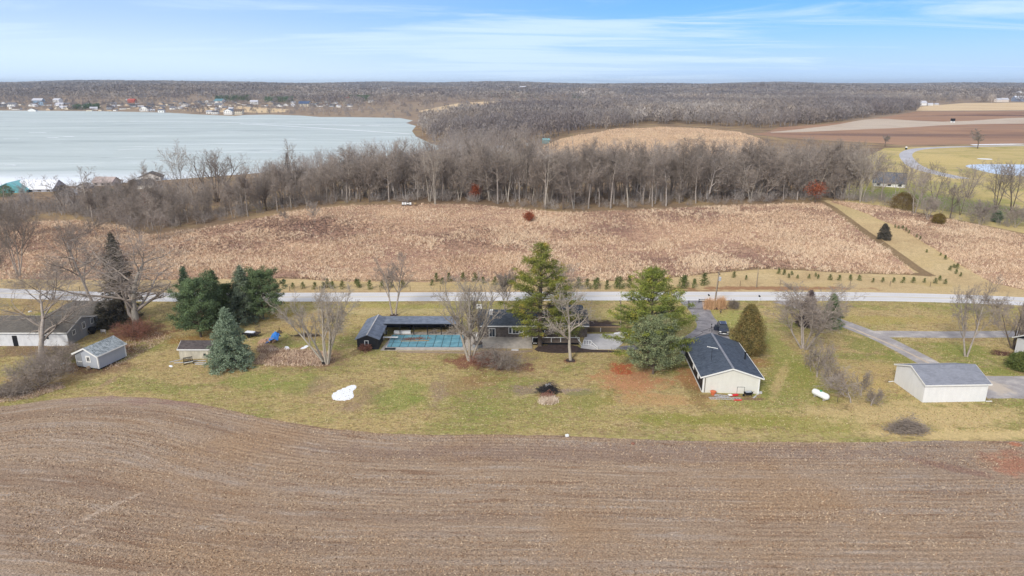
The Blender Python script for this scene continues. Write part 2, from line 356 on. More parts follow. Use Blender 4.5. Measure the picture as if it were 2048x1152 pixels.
def ground():
    P=[];E=[]
    def addpoly(poly):
        n0=len(P); P.extend(poly); n=len(poly); E.extend((n0+i,n0+(i+1)%n) for i in range(n))
    polys=[]
    for k,(nm,poly,st,jit,mt) in enumerate(ZONES):
        q=resample(poly,st,jit,True,k); addpoly(q); polys.append(np.array(q))
    addpoly(resample([(-11000,-60),(11000,-60),(11000,13000),(-11000,13000)],900))
    # lawn boundary line south of the wood floor
    def grid(x0,x1,y0,y1,st,excl=None):
        xs=np.arange(x0,x1,st);ys=np.arange(y0,y1,st)
        g=np.array(np.meshgrid(xs,ys)).reshape(2,-1).T+RNG.uniform(-.2,.2,(len(xs)*len(ys),2))*st
        if excl is not None:
            m=~((g[:,0]>excl[0])&(g[:,0]<excl[1])&(g[:,1]>excl[2])&(g[:,1]<excl[3])); g=g[m]
        P.extend(map(tuple,g))
    grid(-170,200,30,320,3.2)
    grid(-420,420,-40,720,15,(-172,202,28,322))
    grid(-1300,1300,-50,1700,45,(-430,430,-60,730))
    grid(-9500,9500,-50,10500,240,(-1320,1320,-60,1720))
    vs,es,fs,ov,oe,of=delaunay_2d_cdt([Vector(p) for p in P],E,[],0,1e-4)
    V=np.array([(v.x,v.y) for v in vs]); F=np.array([f for f in fs if len(f)==3],np.int32)
    cen=V[F].mean(1); lab=np.full(len(F),-1)
    for k,q in enumerate(polys):
        m=lab<0; idx=np.where(m)[0]; bb=(cen[idx,0]>q[:,0].min())&(cen[idx,0]<q[:,0].max())&(cen[idx,1]>q[:,1].min())&(cen[idx,1]<q[:,1].max())
        idx=idx[bb]; ins=pip(cen[idx],q); lab[idx[ins]]=k
    Z=terr(V[:,0],V[:,1])
    names=[z[0] for z in ZONES]
    lk=np.unique(F[lab==names.index('frozen_lake')]); Z[lk]=LAKEZ
    pd=np.unique(F[lab==0]); Z[pd]=Z[pd].mean()-.0
    # split the rest: lawn (yard side), wood floor, open land
    rest=lab<0; y=cen[:,1]; 
    lawn=rest&(y<np.interp(cen[:,0],[p[0] for p in rc],[p[1] for p in rc])+8)&(np.abs(cen[:,0])<430)
    lab[lawn]=100; wf=(lab<0)&(y<900)&(cen[:,0]<900); lab[wf]=101; lab[lab<0]=102
    mats={'pond':M['ice'],'lake':M['lake'],'road':M['road'],'road2':M['road2'],'asph':M['asphalt'],'grav':M['gravel'],'field':M['field'],'trail':M['trail'],'mead':M['mead'],'verge':M['verge'],'rlawn':M['rlawn'],'stub':M['stub'],'tan':M['tan'],'plow':M['plow'],'tanhill':M['tanhill']}
    fex=[p[0] for p in fe]; fey=[p[1] for p in fe]
    for k in list(range(len(ZONES)))+[100,101,102]:
        f=F[lab==k]
        if not len(f): continue
        u,inv=np.unique(f,return_inverse=True); f2=inv.reshape(f.shape)
        v=np.c_[V[u],Z[u]]
        # upward normals
        a=v[f2[:,1]]-v[f2[:,0]];b=v[f2[:,2]]-v[f2[:,0]]; c=a[:,0]*b[:,1]-a[:,1]*b[:,0]; f2[c<0]=f2[c<0][:,::-1]
        nm={100:'lawn',101:'woodland_floor',102:'ground'}.get(k) or ZONES[k][0]
        mt={100:M['lawn'],101:M['wfloor'],102:M['farground']}.get(k) or mats[ZONES[k][4]]
        me=npmesh(nm,v,f2,mt,True)
        if nm=='tilled_field':
            at=me.attributes.new('row','FLOAT','POINT'); ey=np.interp(v[:,0],fex,fey); base=84.0
            fade=np.clip((v[:,1]-40)/(base-40),0,1); val=v[:,1]-(ey-base)*(.12+.88*fade**1.6)
            at.data.foreach_set('value',val.astype(np.float32))
        o=link(nm,me); o['kind']='structure'
def ground_mats():
    # tilled field
    n=NM('tilled_soil',.95,.1); row=n.attr('row'); x,y,z=n.sep(n.pos)
    rv=n.comb(n.math('MULTIPLY',x,.035),row,0)
    b1=n.noise(rv,.30,4,.65); b2=n.noise(n.comb(n.math('MULTIPLY',x,.09),row,0),1.0,5,.7,.4)
    fine=n.noise(n.comb(n.math('MULTIPLY',x,.72),row,0),6.0,4,.8); fine2=n.noise(n.pos,2.2,3,.7)
    patch=n.noise(n.pos,.045,4,.6)
    c=n.ramp(b1,[(.28,lin((144,120,100))),(.42,lin((158,134,112))),(.52,lin((168,143,118))),(.62,lin((164,144,126))),(.74,lin((178,154,130)))])
    c=n.mix(n.rng(b2,.53,.66,0,.65),c,lin((178,162,148)))
    c=n.mix(n.rng(b2,.47,.32,0,.75),c,lin((132,100,76)))
    c=n.mix(n.rng(patch,.48,.66,0,.55),c,lin((168,134,98)))
    c=n.mix(n.rng(patch,.42,.28,0,.45),c,lin((140,128,120)))
    # reddish stain at the far right and pale erosion track on the left
    def spot(cx,cy,rx,ry,rot=0,nz=.35,sc=.25):
        d=n.vec(n.pos,(1,1,0),0,(-cx,-cy,0)); d=n.vec(d,(1,1,1),-rot); d=n.vec(d,(1/rx,1/ry,0))
        l=n.N.new('ShaderNodeVectorMath'); l.operation='LENGTH'; n.L.new(d,l.inputs[0])
        return n.math('ADD',l.outputs['Value'],n.math('MULTIPLY',n.math('SUBTRACT',n.noise(n.pos,sc,4,.6),.5),nz*4))
    def add(c,u,v,ru,rv,col,amt,rot=0,nz=.6,sc=.42):
        g=G(u,v); g2=G(u+ru,v); g3=G(u,v+rv); return n.mix(n.rng(spot(g[0],g[1],abs(g2[0]-g[0]),abs(g3[1]-g[1]),rot,nz,sc),1.15,.45,0,amt),c,lin(col))
    c=add(c,2035,930,60,35,(178,116,88),.75); c=add(c,2030,888,16,5,(196,118,80),.8); c=add(c,1900,935,110,10,(136,98,84),.6,-.5,.5)
    c=add(c,205,1020,9,45,(196,174,152),.75,-.62,1.1,.9); c=add(c,160,1075,8,28,(190,166,142),.6,-.6,1.1,.9); c=add(c,500,800,330,16,(150,118,108),.6); c=add(c,1250,905,700,22,(142,118,104),.55)
    rl=n.math('SINE',n.math('MULTIPLY',n.math('ADD',row,n.math('MULTIPLY',n.noise(n.pos,.5,2,.5),.5)),8.27)); rm=n.math('MULTIPLY',rl,n.rng(n.noise(n.pos,.08,3,.5),.4,.65,.04,.15)); c=n.hsv(c,.5,1,n.math('ADD',1.0,rm)); f=n.rng(fine,.30,.70,.34,1.66,False); c=n.mix(1.0,c,n.comb(f,f,f),'MULTIPLY')
    f2=n.rng(fine2,.25,.75,.74,1.26,False); c=n.mix(1.0,c,n.comb(f2,f2,f2),'MULTIPLY')
    fl=n.noise(n.vec(n.pos,(1,1,1)),11,2,.5); c=n.mix(n.rng(fl,.56,.68,0,.75),c,lin((212,192,166)))
    n.bump(n.math('ADD',fine,n.math('MULTIPLY',b2,.7)),.9,.22); M['field']=n.out(n.hsv(c,.499,.96,1.02))
    # lawn
    def grass(name,base,patches,spots,finec=(.72,1.28),pale=.5):
        nonlocal n
        n=NM(name,.95,.1); c=n.ramp(n.noise(n.vec(n.pos,(.7,1,1)),.06,5,.62,.3),base)
        for sc,a,b,amt,col in patches: c=n.mix(n.rng(n.noise(n.vec(n.pos,(.6,1,1),0,(sc*91,sc*37,0)),sc,5,.7,.2),a,b,0,amt),c,lin(col))
        for s_ in spots: c=add(c,*s_)
        fine=n.noise(n.pos,4.5,4,.8); f=n.rng(fine,.3,.7,finec[0]-.08,finec[1]+.08,False); c=n.mix(1.0,c,n.comb(f,f,f),'MULTIPLY')
        mid=n.noise(n.pos,1.3,4,.7); f=n.rng(mid,.3,.7,.86,1.14,False); c=n.mix(1.0,c,n.comb(f,f,f),'MULTIPLY')
        n.bump(fine,.7,.15); return n.out(c)
    y=lin((184,162,112)); gy=lin((164,152,96)); gr=lin((136,140,74)); br=lin((166,140,104))
    M['lawn']=grass('lawn_grass',[(.30,gr),(.44,gy),(.55,y),(.70,br)],
      [(.11,.50,.62,.7,(130,138,70)),(.2,.53,.68,.6,(160,132,104)),(.45,.52,.66,.6,(196,174,130)),(.9,.52,.64,.6,(120,108,72)),(1.7,.5,.62,.6,(146,118,94)),(2.3,.54,.66,.5,(214,196,150)),(3.1,.52,.62,.5,(112,106,66))],
      [(1260,758,75,34,(186,136,100),.95),(1400,760,60,28,(178,126,88),.85),(1245,738,28,14,(178,100,68),.95),(1510,725,40,12,(164,120,86),.75),(1330,800,130,14,(190,150,104),.6),
       (790,622,200,7,(190,172,124),.8),(800,612,260,5,(170,160,96),.6),
       (90,760,110,26,(150,122,86),.55),(280,668,75,24,(138,104,80),.95),(230,700,60,16,(120,88,70),.9),(180,735,75,14,(112,86,68),.9),(60,700,110,18,(134,112,90),.9),(215,765,10,18,(166,140,112),.8),
       (60,650,90,26,(164,158,92),.6),(500,760,55,20,(126,142,66),.5),(590,770,60,26,(126,142,66),.5),(640,770,30,22,(150,124,108),.5),(740,790,40,25,(142,116,98),.5),(700,815,35,12,(150,126,108),.6),
       (800,790,60,40,(126,142,66),.5),(880,780,22,34,(154,132,112),.7),(920,770,55,22,(156,128,96),.6),(960,760,60,12,(150,104,80),.35),(1000,715,75,24,(142,120,100),.8),(935,722,62,14,(128,84,70),.85),(1035,735,45,10,(130,92,76),.8),(1140,722,16,5,(110,62,50),.95),
       (1055,780,40,12,(146,126,112),.8),(1150,782,50,9,(152,132,122),.85),(1098,770,30,8,(132,112,96),.7),(1180,800,60,26,(130,134,66),.6),(1450,840,200,16,(140,138,66),.7),(1500,780,60,60,(132,140,66),.45),
       (1560,700,34,90,(142,146,76),.65),(1480,640,60,24,(156,156,90),.7),(1600,760,60,60,(136,138,68),.6),(1650,850,90,26,(150,148,76),.5),(1560,760,12,60,(196,170,124),.6,-.5),(1740,690,60,26,(128,132,68),.7),(1790,715,40,14,(126,132,66),.7),
       (1920,700,70,18,(130,136,68),.75),(1990,745,60,12,(130,136,68),.7),(1750,640,90,10,(150,148,76),.6),(1850,830,250,34,(198,174,126),.85),(1950,868,240,12,(202,178,128),.9),(1720,760,60,30,(190,164,108),.6),(1780,740,40,26,(186,160,108),.6),(1820,640,260,8,(178,156,100),.6),
       (1810,856,50,16,(128,112,84),.7),(650,720,60,20,(140,112,92),.8),(590,715,70,24,(160,128,100),.8),(640,672,60,16,(160,130,100),.55),(600,655,60,12,(180,152,100),.5),(530,632,80,12,(150,126,70),.7),(460,735,45,10,(148,104,76),.8),(400,680,60,12,(160,122,74),.75),(788,630,12,2,(84,70,56),.95),(1200,648,55,10,(62,48,44),.95),
       (1010,630,160,10,(190,172,118),.5),(1180,625,60,14,(196,178,122),.6),(1450,792,80,6,(140,104,80),.6),(1500,798,36,4,(128,98,84),.8),(2012,708,32,9,(92,64,54),.98),(1390,790,22,34,(128,110,72),.6)])
    M['verge']=grass('mown_verge_grass',[(.3,lin((176,150,112))),(.5,lin((194,170,128))),(.7,lin((182,160,110)))],
      [(.12,.5,.62,.6,(200,178,136)),(.3,.58,.7,.5,(160,134,98))],[(1540,577,200,5,(150,110,82),.85),(1360,581,120,2,(140,104,78),.7),(1000,583,600,2,(170,140,104),.6),(1700,425,40,14,(184,164,120),.7)])
    M['trail']=grass('trodden_path_soil',[(.3,lin((124,104,80))),(.5,lin((138,116,88))),(.7,lin((146,124,94)))],[],[])
    M['mead']=grass('meadow_thatch',[(.3,lin((140,110,98))),(.5,lin((172,138,116))),(.7,lin((200,168,138)))],[(.1,.5,.65,.6,(134,102,92)),(.35,.55,.65,.6,(206,176,146))],[],(.55,1.45))
    M['rlawn']=grass('distant_lawn_grass',[(.3,lin((152,146,88))),(.5,lin((188,168,116))),(.7,lin((198,178,126)))],[(.05,.5,.62,.5,(176,160,92))],
      [(1850,400,130,34,(112,122,64),.95,0,.2),(1850,372,110,14,(150,148,82),.7),(2040,430,120,24,(120,124,74),.9),(2020,284,60,5,(150,156,66),.9),(1900,320,90,14,(198,176,120),.8)],(.85,1.15))
    M['tanhill']=grass('hill_prairie_grass',[(.3,lin((178,150,122))),(.5,lin((198,168,136))),(.7,lin((206,178,142)))],[(.06,.52,.64,.5,(176,146,122))],[],(.8,1.2))
    M['wfloor']=grass('leaf_litter_floor',[(.3,lin((118,98,80))),(.5,lin((140,118,94))),(.7,lin((166,142,104)))],[(.08,.55,.7,.5,(160,150,98))],[(60,400,300,22,(140,118,100),.5)])
    M['farground']=grass('distant_ground',[(.35,lin((132,116,102))),(.5,lin((156,136,114))),(.65,lin((140,122,106)))],[(.004,.5,.6,.6,(126,110,100)),(.01,.58,.68,.5,(178,160,122))],[],(.95,1.05))
    M['tan']=grass('tan_stubble',[(.3,lin((206,180,144))),(.7,lin((214,190,152)))],[(.01,.5,.6,.5,(196,166,130))],[],(.95,1.05))
    M['stub']=grass('pale_stubble',[(.3,lin((186,170,154))),(.7,lin((198,182,162)))],[(.02,.5,.6,.5,(180,160,140))],[],(.95,1.05))
    n=NM('plowed_soil',.95,.1); bb=n.noise(n.vec(n.pos,(.25,1,1)),.012,4,.6,.4)
    c=n.ramp(bb,[(.32,lin((124,98,84))),(.45,lin((156,122,98))),(.52,lin((166,132,106))),(.6,lin((144,116,98))),(.7,lin((174,142,116)))])
    c=add(c,1800,270,260,4,(118,96,86),.7); c=add(c,2000,231,150,1.5,(104,80,72),.9); c=add(c,1650,281,140,3,(176,140,110),.8); M['plow']=n.out(c)
    # asphalt and gravel
    n=NM('asphalt',.9,.2); c=n.ramp(n.noise(n.pos,.5,6,.7),[(.3,lin((112,108,110))),(.5,lin((138,134,136))),(.7,lin((164,158,156)))])
    f=n.rng(n.noise(n.pos,9,3,.7),.3,.7,.86,1.14,False); c=n.mix(1.0,c,n.comb(f,f,f),'MULTIPLY')
    ck=n.vor(n.vec(n.mix(.12,n.pos,n.N.new('ShaderNodeTexNoise').outputs['Color']),(1,1,0)),.16,'Distance','DISTANCE_TO_EDGE')
    c=n.mix(n.rng(ck,.014,.004,0,.85),c,lin((60,56,56))); M['asphalt']=n.out(c)
    n=NM('fine_gravel',.95,.1); c=n.ramp(n.noise(n.pos,.35,6,.7),[(.3,lin((142,136,134))),(.52,lin((164,158,156))),(.7,lin((196,188,180)))])
    f=n.rng(n.noise(n.pos,8,3,.7),.3,.7,.84,1.16,False); c=n.mix(1.0,c,n.comb(f,f,f),'MULTIPLY'); c=add(c,1995,775,28,18,(196,182,164),.8); M['gravel']=n.out(c)
    n=NM('salted_road_surface',.85,.2); x,y,z=n.sep(n.pos); c=n.ramp(n.noise(n.vec(n.pos,(.08,1,1)),1.2,5,.6),[(.3,lin((196,193,192))),(.7,lin((214,211,209)))])
    f=n.rng(n.noise(n.pos,6,3,.7),.3,.7,.93,1.07,False); c=n.mix(1.0,c,n.comb(f,f,f),'MULTIPLY'); M['road']=n.out(c)
    n=NM('grey_residential_road',.9,.2); M['road2']=n.out(n.ramp(n.noise(n.pos,.1,4,.6),[(.3,lin((168,166,168))),(.7,lin((190,188,192)))]))
    # lake ice
    n=NM('lake_ice',.32,.5); v=n.vec(n.pos,(.12,1,1),R(4)); a=n.noise(v,.022,7,.7,.6); b=n.noise(n.vec(n.pos,(.3,1,1)),.09,6,.75,.4)
    c=n.ramp(a,[(.30,lin((160,171,171))),(.45,lin((178,188,186))),(.6,lin((192,201,199))),(.72,lin((208,215,213)))])
    c=n.mix(n.rng(b,.36,.25,0,.6),c,lin((118,128,134))); c=n.mix(n.rng(b,.62,.75,0,.7),c,lin((214,222,226)))
    cr=n.vor(n.vec(n.mix(.03,n.pos,n.comb(n.math('MULTIPLY',a,300),n.math('MULTIPLY',b,300),0)),(.0018,.006,0)),1.0,'Distance','DISTANCE_TO_EDGE')
    c=n.mix(n.rng(n.noise(n.vec(n.pos,(.18,1,1)),.05,6,.75,.5),.56,.68,0,.7),c,lin((218,224,224))); c=n.mix(n.rng(n.noise(n.vec(n.pos,(.16,1,1),0,(40,9,0)),.07,6,.75,.6),.58,.70,0,.7),c,lin((136,146,148)))
    g0=G(0,360); xx,yy,zz=n.sep(n.pos); d=n.math('SUBTRACT',yy,n.math('MULTIPLY',n.noise(n.vec(n.pos,(.3,1,1)),.03,5,.6),60))
    c=n.mix(n.rng(d,400,320,0,.95),c,lin((236,240,244)))
    n.b.inputs['Specular IOR Level'].default_value=.25; n.setin(n.b.inputs['Roughness'],n.rng(b,.3,.7,.5,.8)); n.bump(b,.15,.3); M['lake']=n.out(c)
    n=NM('pond_ice',.3,.5); c=n.ramp(n.noise(n.pos,.12,5,.6),[(.3,lin((186,200,210))),(.7,lin((214,224,232)))]); M['ice']=n.out(c)
ground_mats(); ground()
# ------------------------------------------------------------ bare tree growth
def nrm3(x,y,z):
    l=math.sqrt(x*x+y*y+z*z)+1e-9; return x/l,y/l,z/l
def grow(S_,p,d,L,r,lev,mx,P,rd):
    n=P['steps'][lev]; x,y,z=p; dx,dy,dz=d; st=P['start'][lev]; nb=P['nb'][lev] if lev<mx else 0
    for i in range(n):
        w_=P['wob'][lev]; dx,dy,dz=nrm3(dx+rd.gauss(0,w_),dy+rd.gauss(0,w_),dz+rd.gauss(0,w_)+P['trop'][lev])
        q=(x+dx*L/n,y+dy*L/n,z+dz*L/n); r1=r*(1-.75*(i+1)/n) if lev else r*(1-.72*(i+1)/n); r0=r*(1-.75*i/n)
        S_.append((x,y,z,q[0],q[1],q[2],max(r0,P['rmin']),max(r1,P['rmin']*.7),lev)); x,y,z=q
        t=(i+1)/n
        if nb and t>st:
            k=int(nb)+(1 if rd.random()<nb-int(nb) else 0)
            for _ in range(k):
                a=R(P['ang'][lev]*rd.uniform(.7,1.25)); b=rd.uniform(0,6.283)
                ux,uy,uz=nrm3(-dy,dx,.01) if abs(dz)<.999 else (1,0,0)
                vx,vy,vz=(dy*uz-dz*uy,dz*ux-dx*uz,dx*uy-dy*ux)
                cb,sb,ca,sa=math.cos(b),math.sin(b),math.cos(a),math.sin(a)
                nd=nrm3(dx*ca+(ux*cb+vx*sb)*sa,dy*ca+(uy*cb+vy*sb)*sa,dz*ca+(uz*cb+vz*sb)*sa)
                f=P['ratio'][lev]*rd.uniform(.7,1.15)*(1-.45*max(0,(t-st))/(1-st+.01) if lev==0 else 1-.3*t)
                grow(S_,(x,y,z),nd,L*f,max(r1*P.get('crad',.75),r*.28*P.get('crad',.75)/.75),lev+1,mx,P,rd)
BASEP=dict(steps=(8,5,4,3,2),start=(.25,.2,.15,.1,.1),nb=(1.9,1.8,1.9,1.9,0),wob=(.05,.11,.14,.2,.2),trop=(.03,.09,.08,.05,.03),ang=(48,46,45,42,40),ratio=(.58,.5,.5,.55,.5),rmin=.013)
def tree_segs(seed,h,r,mx=4,stems=1,lean=0,**kw):
    rd=random.Random(seed); P=dict(BASEP); P.update(kw); S_=[]
    if stems==1: grow(S_,(0,0,-.15),nrm3(lean,0,1),h*.8,r,0,mx,P,rd)
    else:
        for k in range(stems):
            a=6.283*k/stems+rd.uniform(-.4,.4); o=P.get('splay',.32)*rd.uniform(.6,1.2)
            grow(S_,(math.cos(a)*r*.7,math.sin(a)*r*.7,-.15),nrm3(math.cos(a)*o,math.sin(a)*o,1),h*.82*rd.uniform(.85,1.05),r*.6,0,mx,P,rd)
    A=np.array(S_); zt=np.percentile(A[:,5],99.7); sc=h/zt; A[:,[2,5]]*=sc
    return A
def tubes(A,n):
    p0=A[:,0:3];p1=A[:,3:6];d=p1-p0;d/=np.linalg.norm(d,axis=1)[:,None]+1e-9
    ref=np.where(np.abs(d[:,2:3])<.9,np.array([[0,0,1.]]),np.array([[1.,0,0]])); u=np.cross(d,ref);u/=np.linalg.norm(u,axis=1)[:,None]+1e-9;w_=np.cross(d,u)
    V=[]
    for p,r in((p0,A[:,6]),(p1,A[:,7])):
        for i in range(n):
            t=2*math.pi*i/n; V.append(p+(u*math.cos(t)+w_*math.sin(t))*r[:,None])
    V=np.stack(V,1).reshape(-1,3); b=np.arange(len(A))[:,None]*2*n
    F=np.concatenate([b+np.array([[i,(i+1)%n,n+(i+1)%n,n+i]]) for i in range(n)],0)
    return V,F
def ribbons(A,wd=2.0,seed=0):
    g=np.random.default_rng(seed); p0=A[:,0:3];p1=A[:,3:6];d=p1-p0;d/=np.linalg.norm(d,axis=1)[:,None]+1e-9
    u=np.cross(d,g.normal(size=d.shape));u/=np.linalg.norm(u,axis=1)[:,None]+1e-9
    V=np.stack([p0-u*A[:,6:7]*wd*.5,p0+u*A[:,6:7]*wd*.5,p1+u*A[:,7:8]*wd*.5,p1-u*A[:,7:8]*wd*.5],1).reshape(-1,3)
    F=np.arange(len(A))[:,None]*4+np.array([[0,1,2,3]]); return V,F
def joinVF(L):
    V=[];F=[];n=0
    for v,f in L: V.append(v);F.append(f+n);n+=len(v)
    return np.concatenate(V),np.concatenate(F)
def tree_meshes(A,mt,mc,name='bare'):
    big=A[A[:,8]==0]; rest=A[A[:,8]>0]; tk=tubes(big,7)
    R0=rest[rest[:,6]>.05]; R1=rest[rest[:,6]<=.05]; L=[]
    if len(R0): L.append(tubes(R0,4))
    if len(R1): L.append(ribbons(R1,2.2))
    v,f=joinVF(L)
    return npmesh('trunk',*tk,mt,True),npmesh('crown',v,f,mc)
def put_tree(ms,loc,rz,sc,label,group=None,name='bare_tree',cat='tree',names=('trunk','crown')):
    o=empty(name,loc,label,cat,group,rz); o.scale=sc if isinstance(sc,(tuple,list)) else (sc,)*3
    for nm,me in zip(names,ms): link(nm,me,o)
    return o
def yard_tree(u,v,vt,halfw,seed,label,mt='bark_grey',mc='twig_grey',r=None,name='bare_tree',group=None,mx=4,rz=0,**kw):
    x,y=G(u,v); z=tz(x,y); h=hgt(y,vt)-z; r=r or h*.024
    A=tree_segs(seed,h,r,mx,**kw)
    w_=halfw/FP*math.hypot(y,CAMH)/1.0*1.0; ext=(np.percentile(A[:,3],98.5)-np.percentile(A[:,3],1.5))/2; s=w_/ext; s=min(max(s,.45),1.7)
    m=A[:,8]>0; A[:,[0,1,3,4]]*=s
    return put_tree(tree_meshes(A,M[mt],M[mc]),(x,y,z),rz,1,label,group,name)
def yard_trees():
    yt=yard_tree
    yt(272,662,468,128,3,'huge gnarled bare tree with pale limbs in front of the tall dark spruce','bark_pale','twig_grey',.75,crad=.55,nb=(2.2,1.7,1.7,1.6,0),steps=(7,6,5,4,2),start=(.12,.2,.15,.1,.1),ang=(46,50,50,45,40),ratio=(.80,.55,.5,.5,.5),wob=(.09,.17,.2,.22,.2),trop=(.05,.10,.02,-.02,0))
    yt(190,620,432,62,5,'tall straight bare tree rising behind the grey roofed house','bark_grey','twig_brown',.33,ang=(58,48,45,42,40),start=(.3,.2,.15,.1,.1))
    yt(82,714,548,90,8,'large bare tree with crooked low limbs in front of the long white house','bark_grey','twig_grey',.5,crad=.6,nb=(2,1.7,1.7,1.7,0),start=(.2,.2,.15,.1,.1),ang=(50,50,48,45,40),ratio=(.75,.58,.5,.5,.5),wob=(.07,.15,.2,.22,.2),trop=(.05,.06,.03,.0,0))
    yt(38,552,396,48,12,'tall bushy bare tree cluster beyond the road at the left edge','bark_grey','twig_brown',.3,stems=4,splay=.28,ang=(36,36,40,40,40))
    yt(150,545,432,42,14,'hazy reddish bare tree beyond the road behind the straight tree','bark_dark','twig_brown',.2,stems=3,splay=.25)
    yt(-30,590,470,62,15,'brown thicket tree cut by the left edge beyond the road','bark_dark','twig_brown',.25,stems=3,splay=.35)
    yt(105,600,520,46,16,'low spreading bare tree by the road behind the long house','bark_dark','twig_brown',.2,stems=3,splay=.45)
    yt(653,728,556,74,21,'vase shaped bare tree with many stems at the end of the brown weed bed','bark_pale','twig_pale',.36,nb=(1.6,1.6,1.7,1.7,0),stems=7,splay=.42,ang=(30,34,40,42,40),ratio=(.45,.5,.5,.5,.5),wob=(.06,.12,.15,.2,.2),trop=(-.01,.06,.05,.03,0))
    yt(788,630,508,38,22,'forked bare tree on the grass between the pool shelter and the road','bark_grey','twig_grey',.36,stems=2,splay=.16,ang=(34,36,40,42,40),ratio=(.5,.5,.5,.5,.5))
    yt(940,721,538,66,23,'big bare tree with thick forking trunk between the pool and the house','bark_pale','twig_pale',.44,nb=(1.5,1.5,1.5,1.6,0),stems=4,splay=.3,ang=(42,42,44,42,40),ratio=(.6,.5,.5,.5,.5),start=(.2,.15,.15,.1,.1))
    yt(1010,619,540,26,24,'slender forked bare tree behind the left end of the black roofed house','bark_grey','twig_grey',.17,stems=3,splay=.14,ang=(30,34,40,42,40))
    yt(1141,721,572,52,25,'pale bare tree with drooping twigs in front of the house deck','bark_pale','twig_pale',.3,ang=(56,50,46,42,40),trop=(.03,.03,.0,-.03,0))
    yt(1118,632,524,50,26,'grey hazy bare tree behind the tall yellow green pine','bark_grey','twig_grey',.26,stems=3,splay=.25)
    yt(1608,698,572,72,27,'bare multi stemmed tree before the dark conifer pair by the right driveway','bark_grey','twig_brown',.3,stems=6,splay=.4,ang=(30,34,40,42,40),ratio=(.5,.5,.5,.5,.5))
    yt(1932,713,548,48,28,'tall airy bare tree on the lawn left of the barn driveway fork','bark_grey','twig_grey',.3,stems=2,splay=.26,ang=(42,42,44,42,40))
    yt(2026,698,596,36,29,'dense upright bare tree in a round mulch bed at the right edge','bark_dark','twig_brown',.26,stems=5,splay=.3,ang=(28,30,36,40,40),ratio=(.5,.5,.5,.5,.5))
    yt(1990,650,588,26,30,'small bare tree near the road left of the mulch bed tree','bark_grey','twig_grey',.16,stems=2,splay=.2)
    # young fruit trees
    g='small fruit trees between the two garages'
    for k,(u,v,vt,hw,lb) in enumerate([(1634,754,676,23,'fruit tree with dense upright twigs, farthest of the small trees near the white tank'),(1621,742,690,10,'thin spindly fruit tree left of the dense upright one'),(1650,752,690,12,'thin fruit tree touching the right side of the dense upright one'),
        (1662,774,722,22,'low fruit tree just left of the wooden rail fence'),(1702,806,736,34,'widest fruit tree, crooked, in front of the wooden rail fence'),(1722,790,740,22,'fruit tree right of the wooden rail fence'),(1742,811,778,17,'tiny crooked fruit tree nearest the white barn')]):
        yt(u,v,vt,hw,60+k,lb,'bark_grey','twig_grey',.13 if hw>15 else .07,'fruit_tree',g,3,steps=(4,4,4,3,2),start=(.2,.15,.1,.1,.1),nb=(3,2.4,2.6,1.7,0),ang=(52,46,45,42,40),ratio=(.85,.6,.6,.55,.5),wob=(.1,.2,.22,.22,.2))
    # shrubs of bare twigs
    sh=dict(steps=(3,4,3,3,2),start=(.1,.1,.1,.1,.1),nb=(3,2.2,2.2,1.7,0),ratio=(.9,.6,.6,.55,.5),rmin=.012)
    def shrub(u,v,vt,hw,seed,lb,mc,**kw):
        k=dict(sh);k.update(kw)
        o=yt(u,v,vt,hw,seed,lb,'bark_dark',mc,.07,'bare_shrub',None,3,**k); o['category']='shrub'
    shrub(1000,739,694,44,71,'grey haze of bare shrub under the big forked tree behind the lawn','twig_grey',stems=9,splay=.9)
    shrub(968,733,706,30,72,'reddish bare shrub at the foot of the big forked tree','twig_red',stems=8,splay=1)
    shrub(80,772,716,52,73,'brown rounded twig thicket left of the grey shed','twig_brown',stems=16,splay=1.1)
    shrub(120,728,690,44,74,'brown brush between the thicket and the grey shed','twig_brown',stems=14,splay=1.1)
    shrub(268,675,640,36,75,'low red brown brush around the foot of the gnarled tree','twig_red',stems=12,splay=1.2)
    shrub(1467,618,600,11,76,'small round brown shrub on the lawn by the road','twig_brown',stems=8,splay=.9)
    shrub(730,702,688,12,77,'low reddish twig shrub against the black pool house','twig_red',stems=8,splay=1)
    shrub(20,790,768,40,78,'low brown weeds at the field corner at the left edge','twig_brown',stems=14,splay=1.3)
yard_trees()
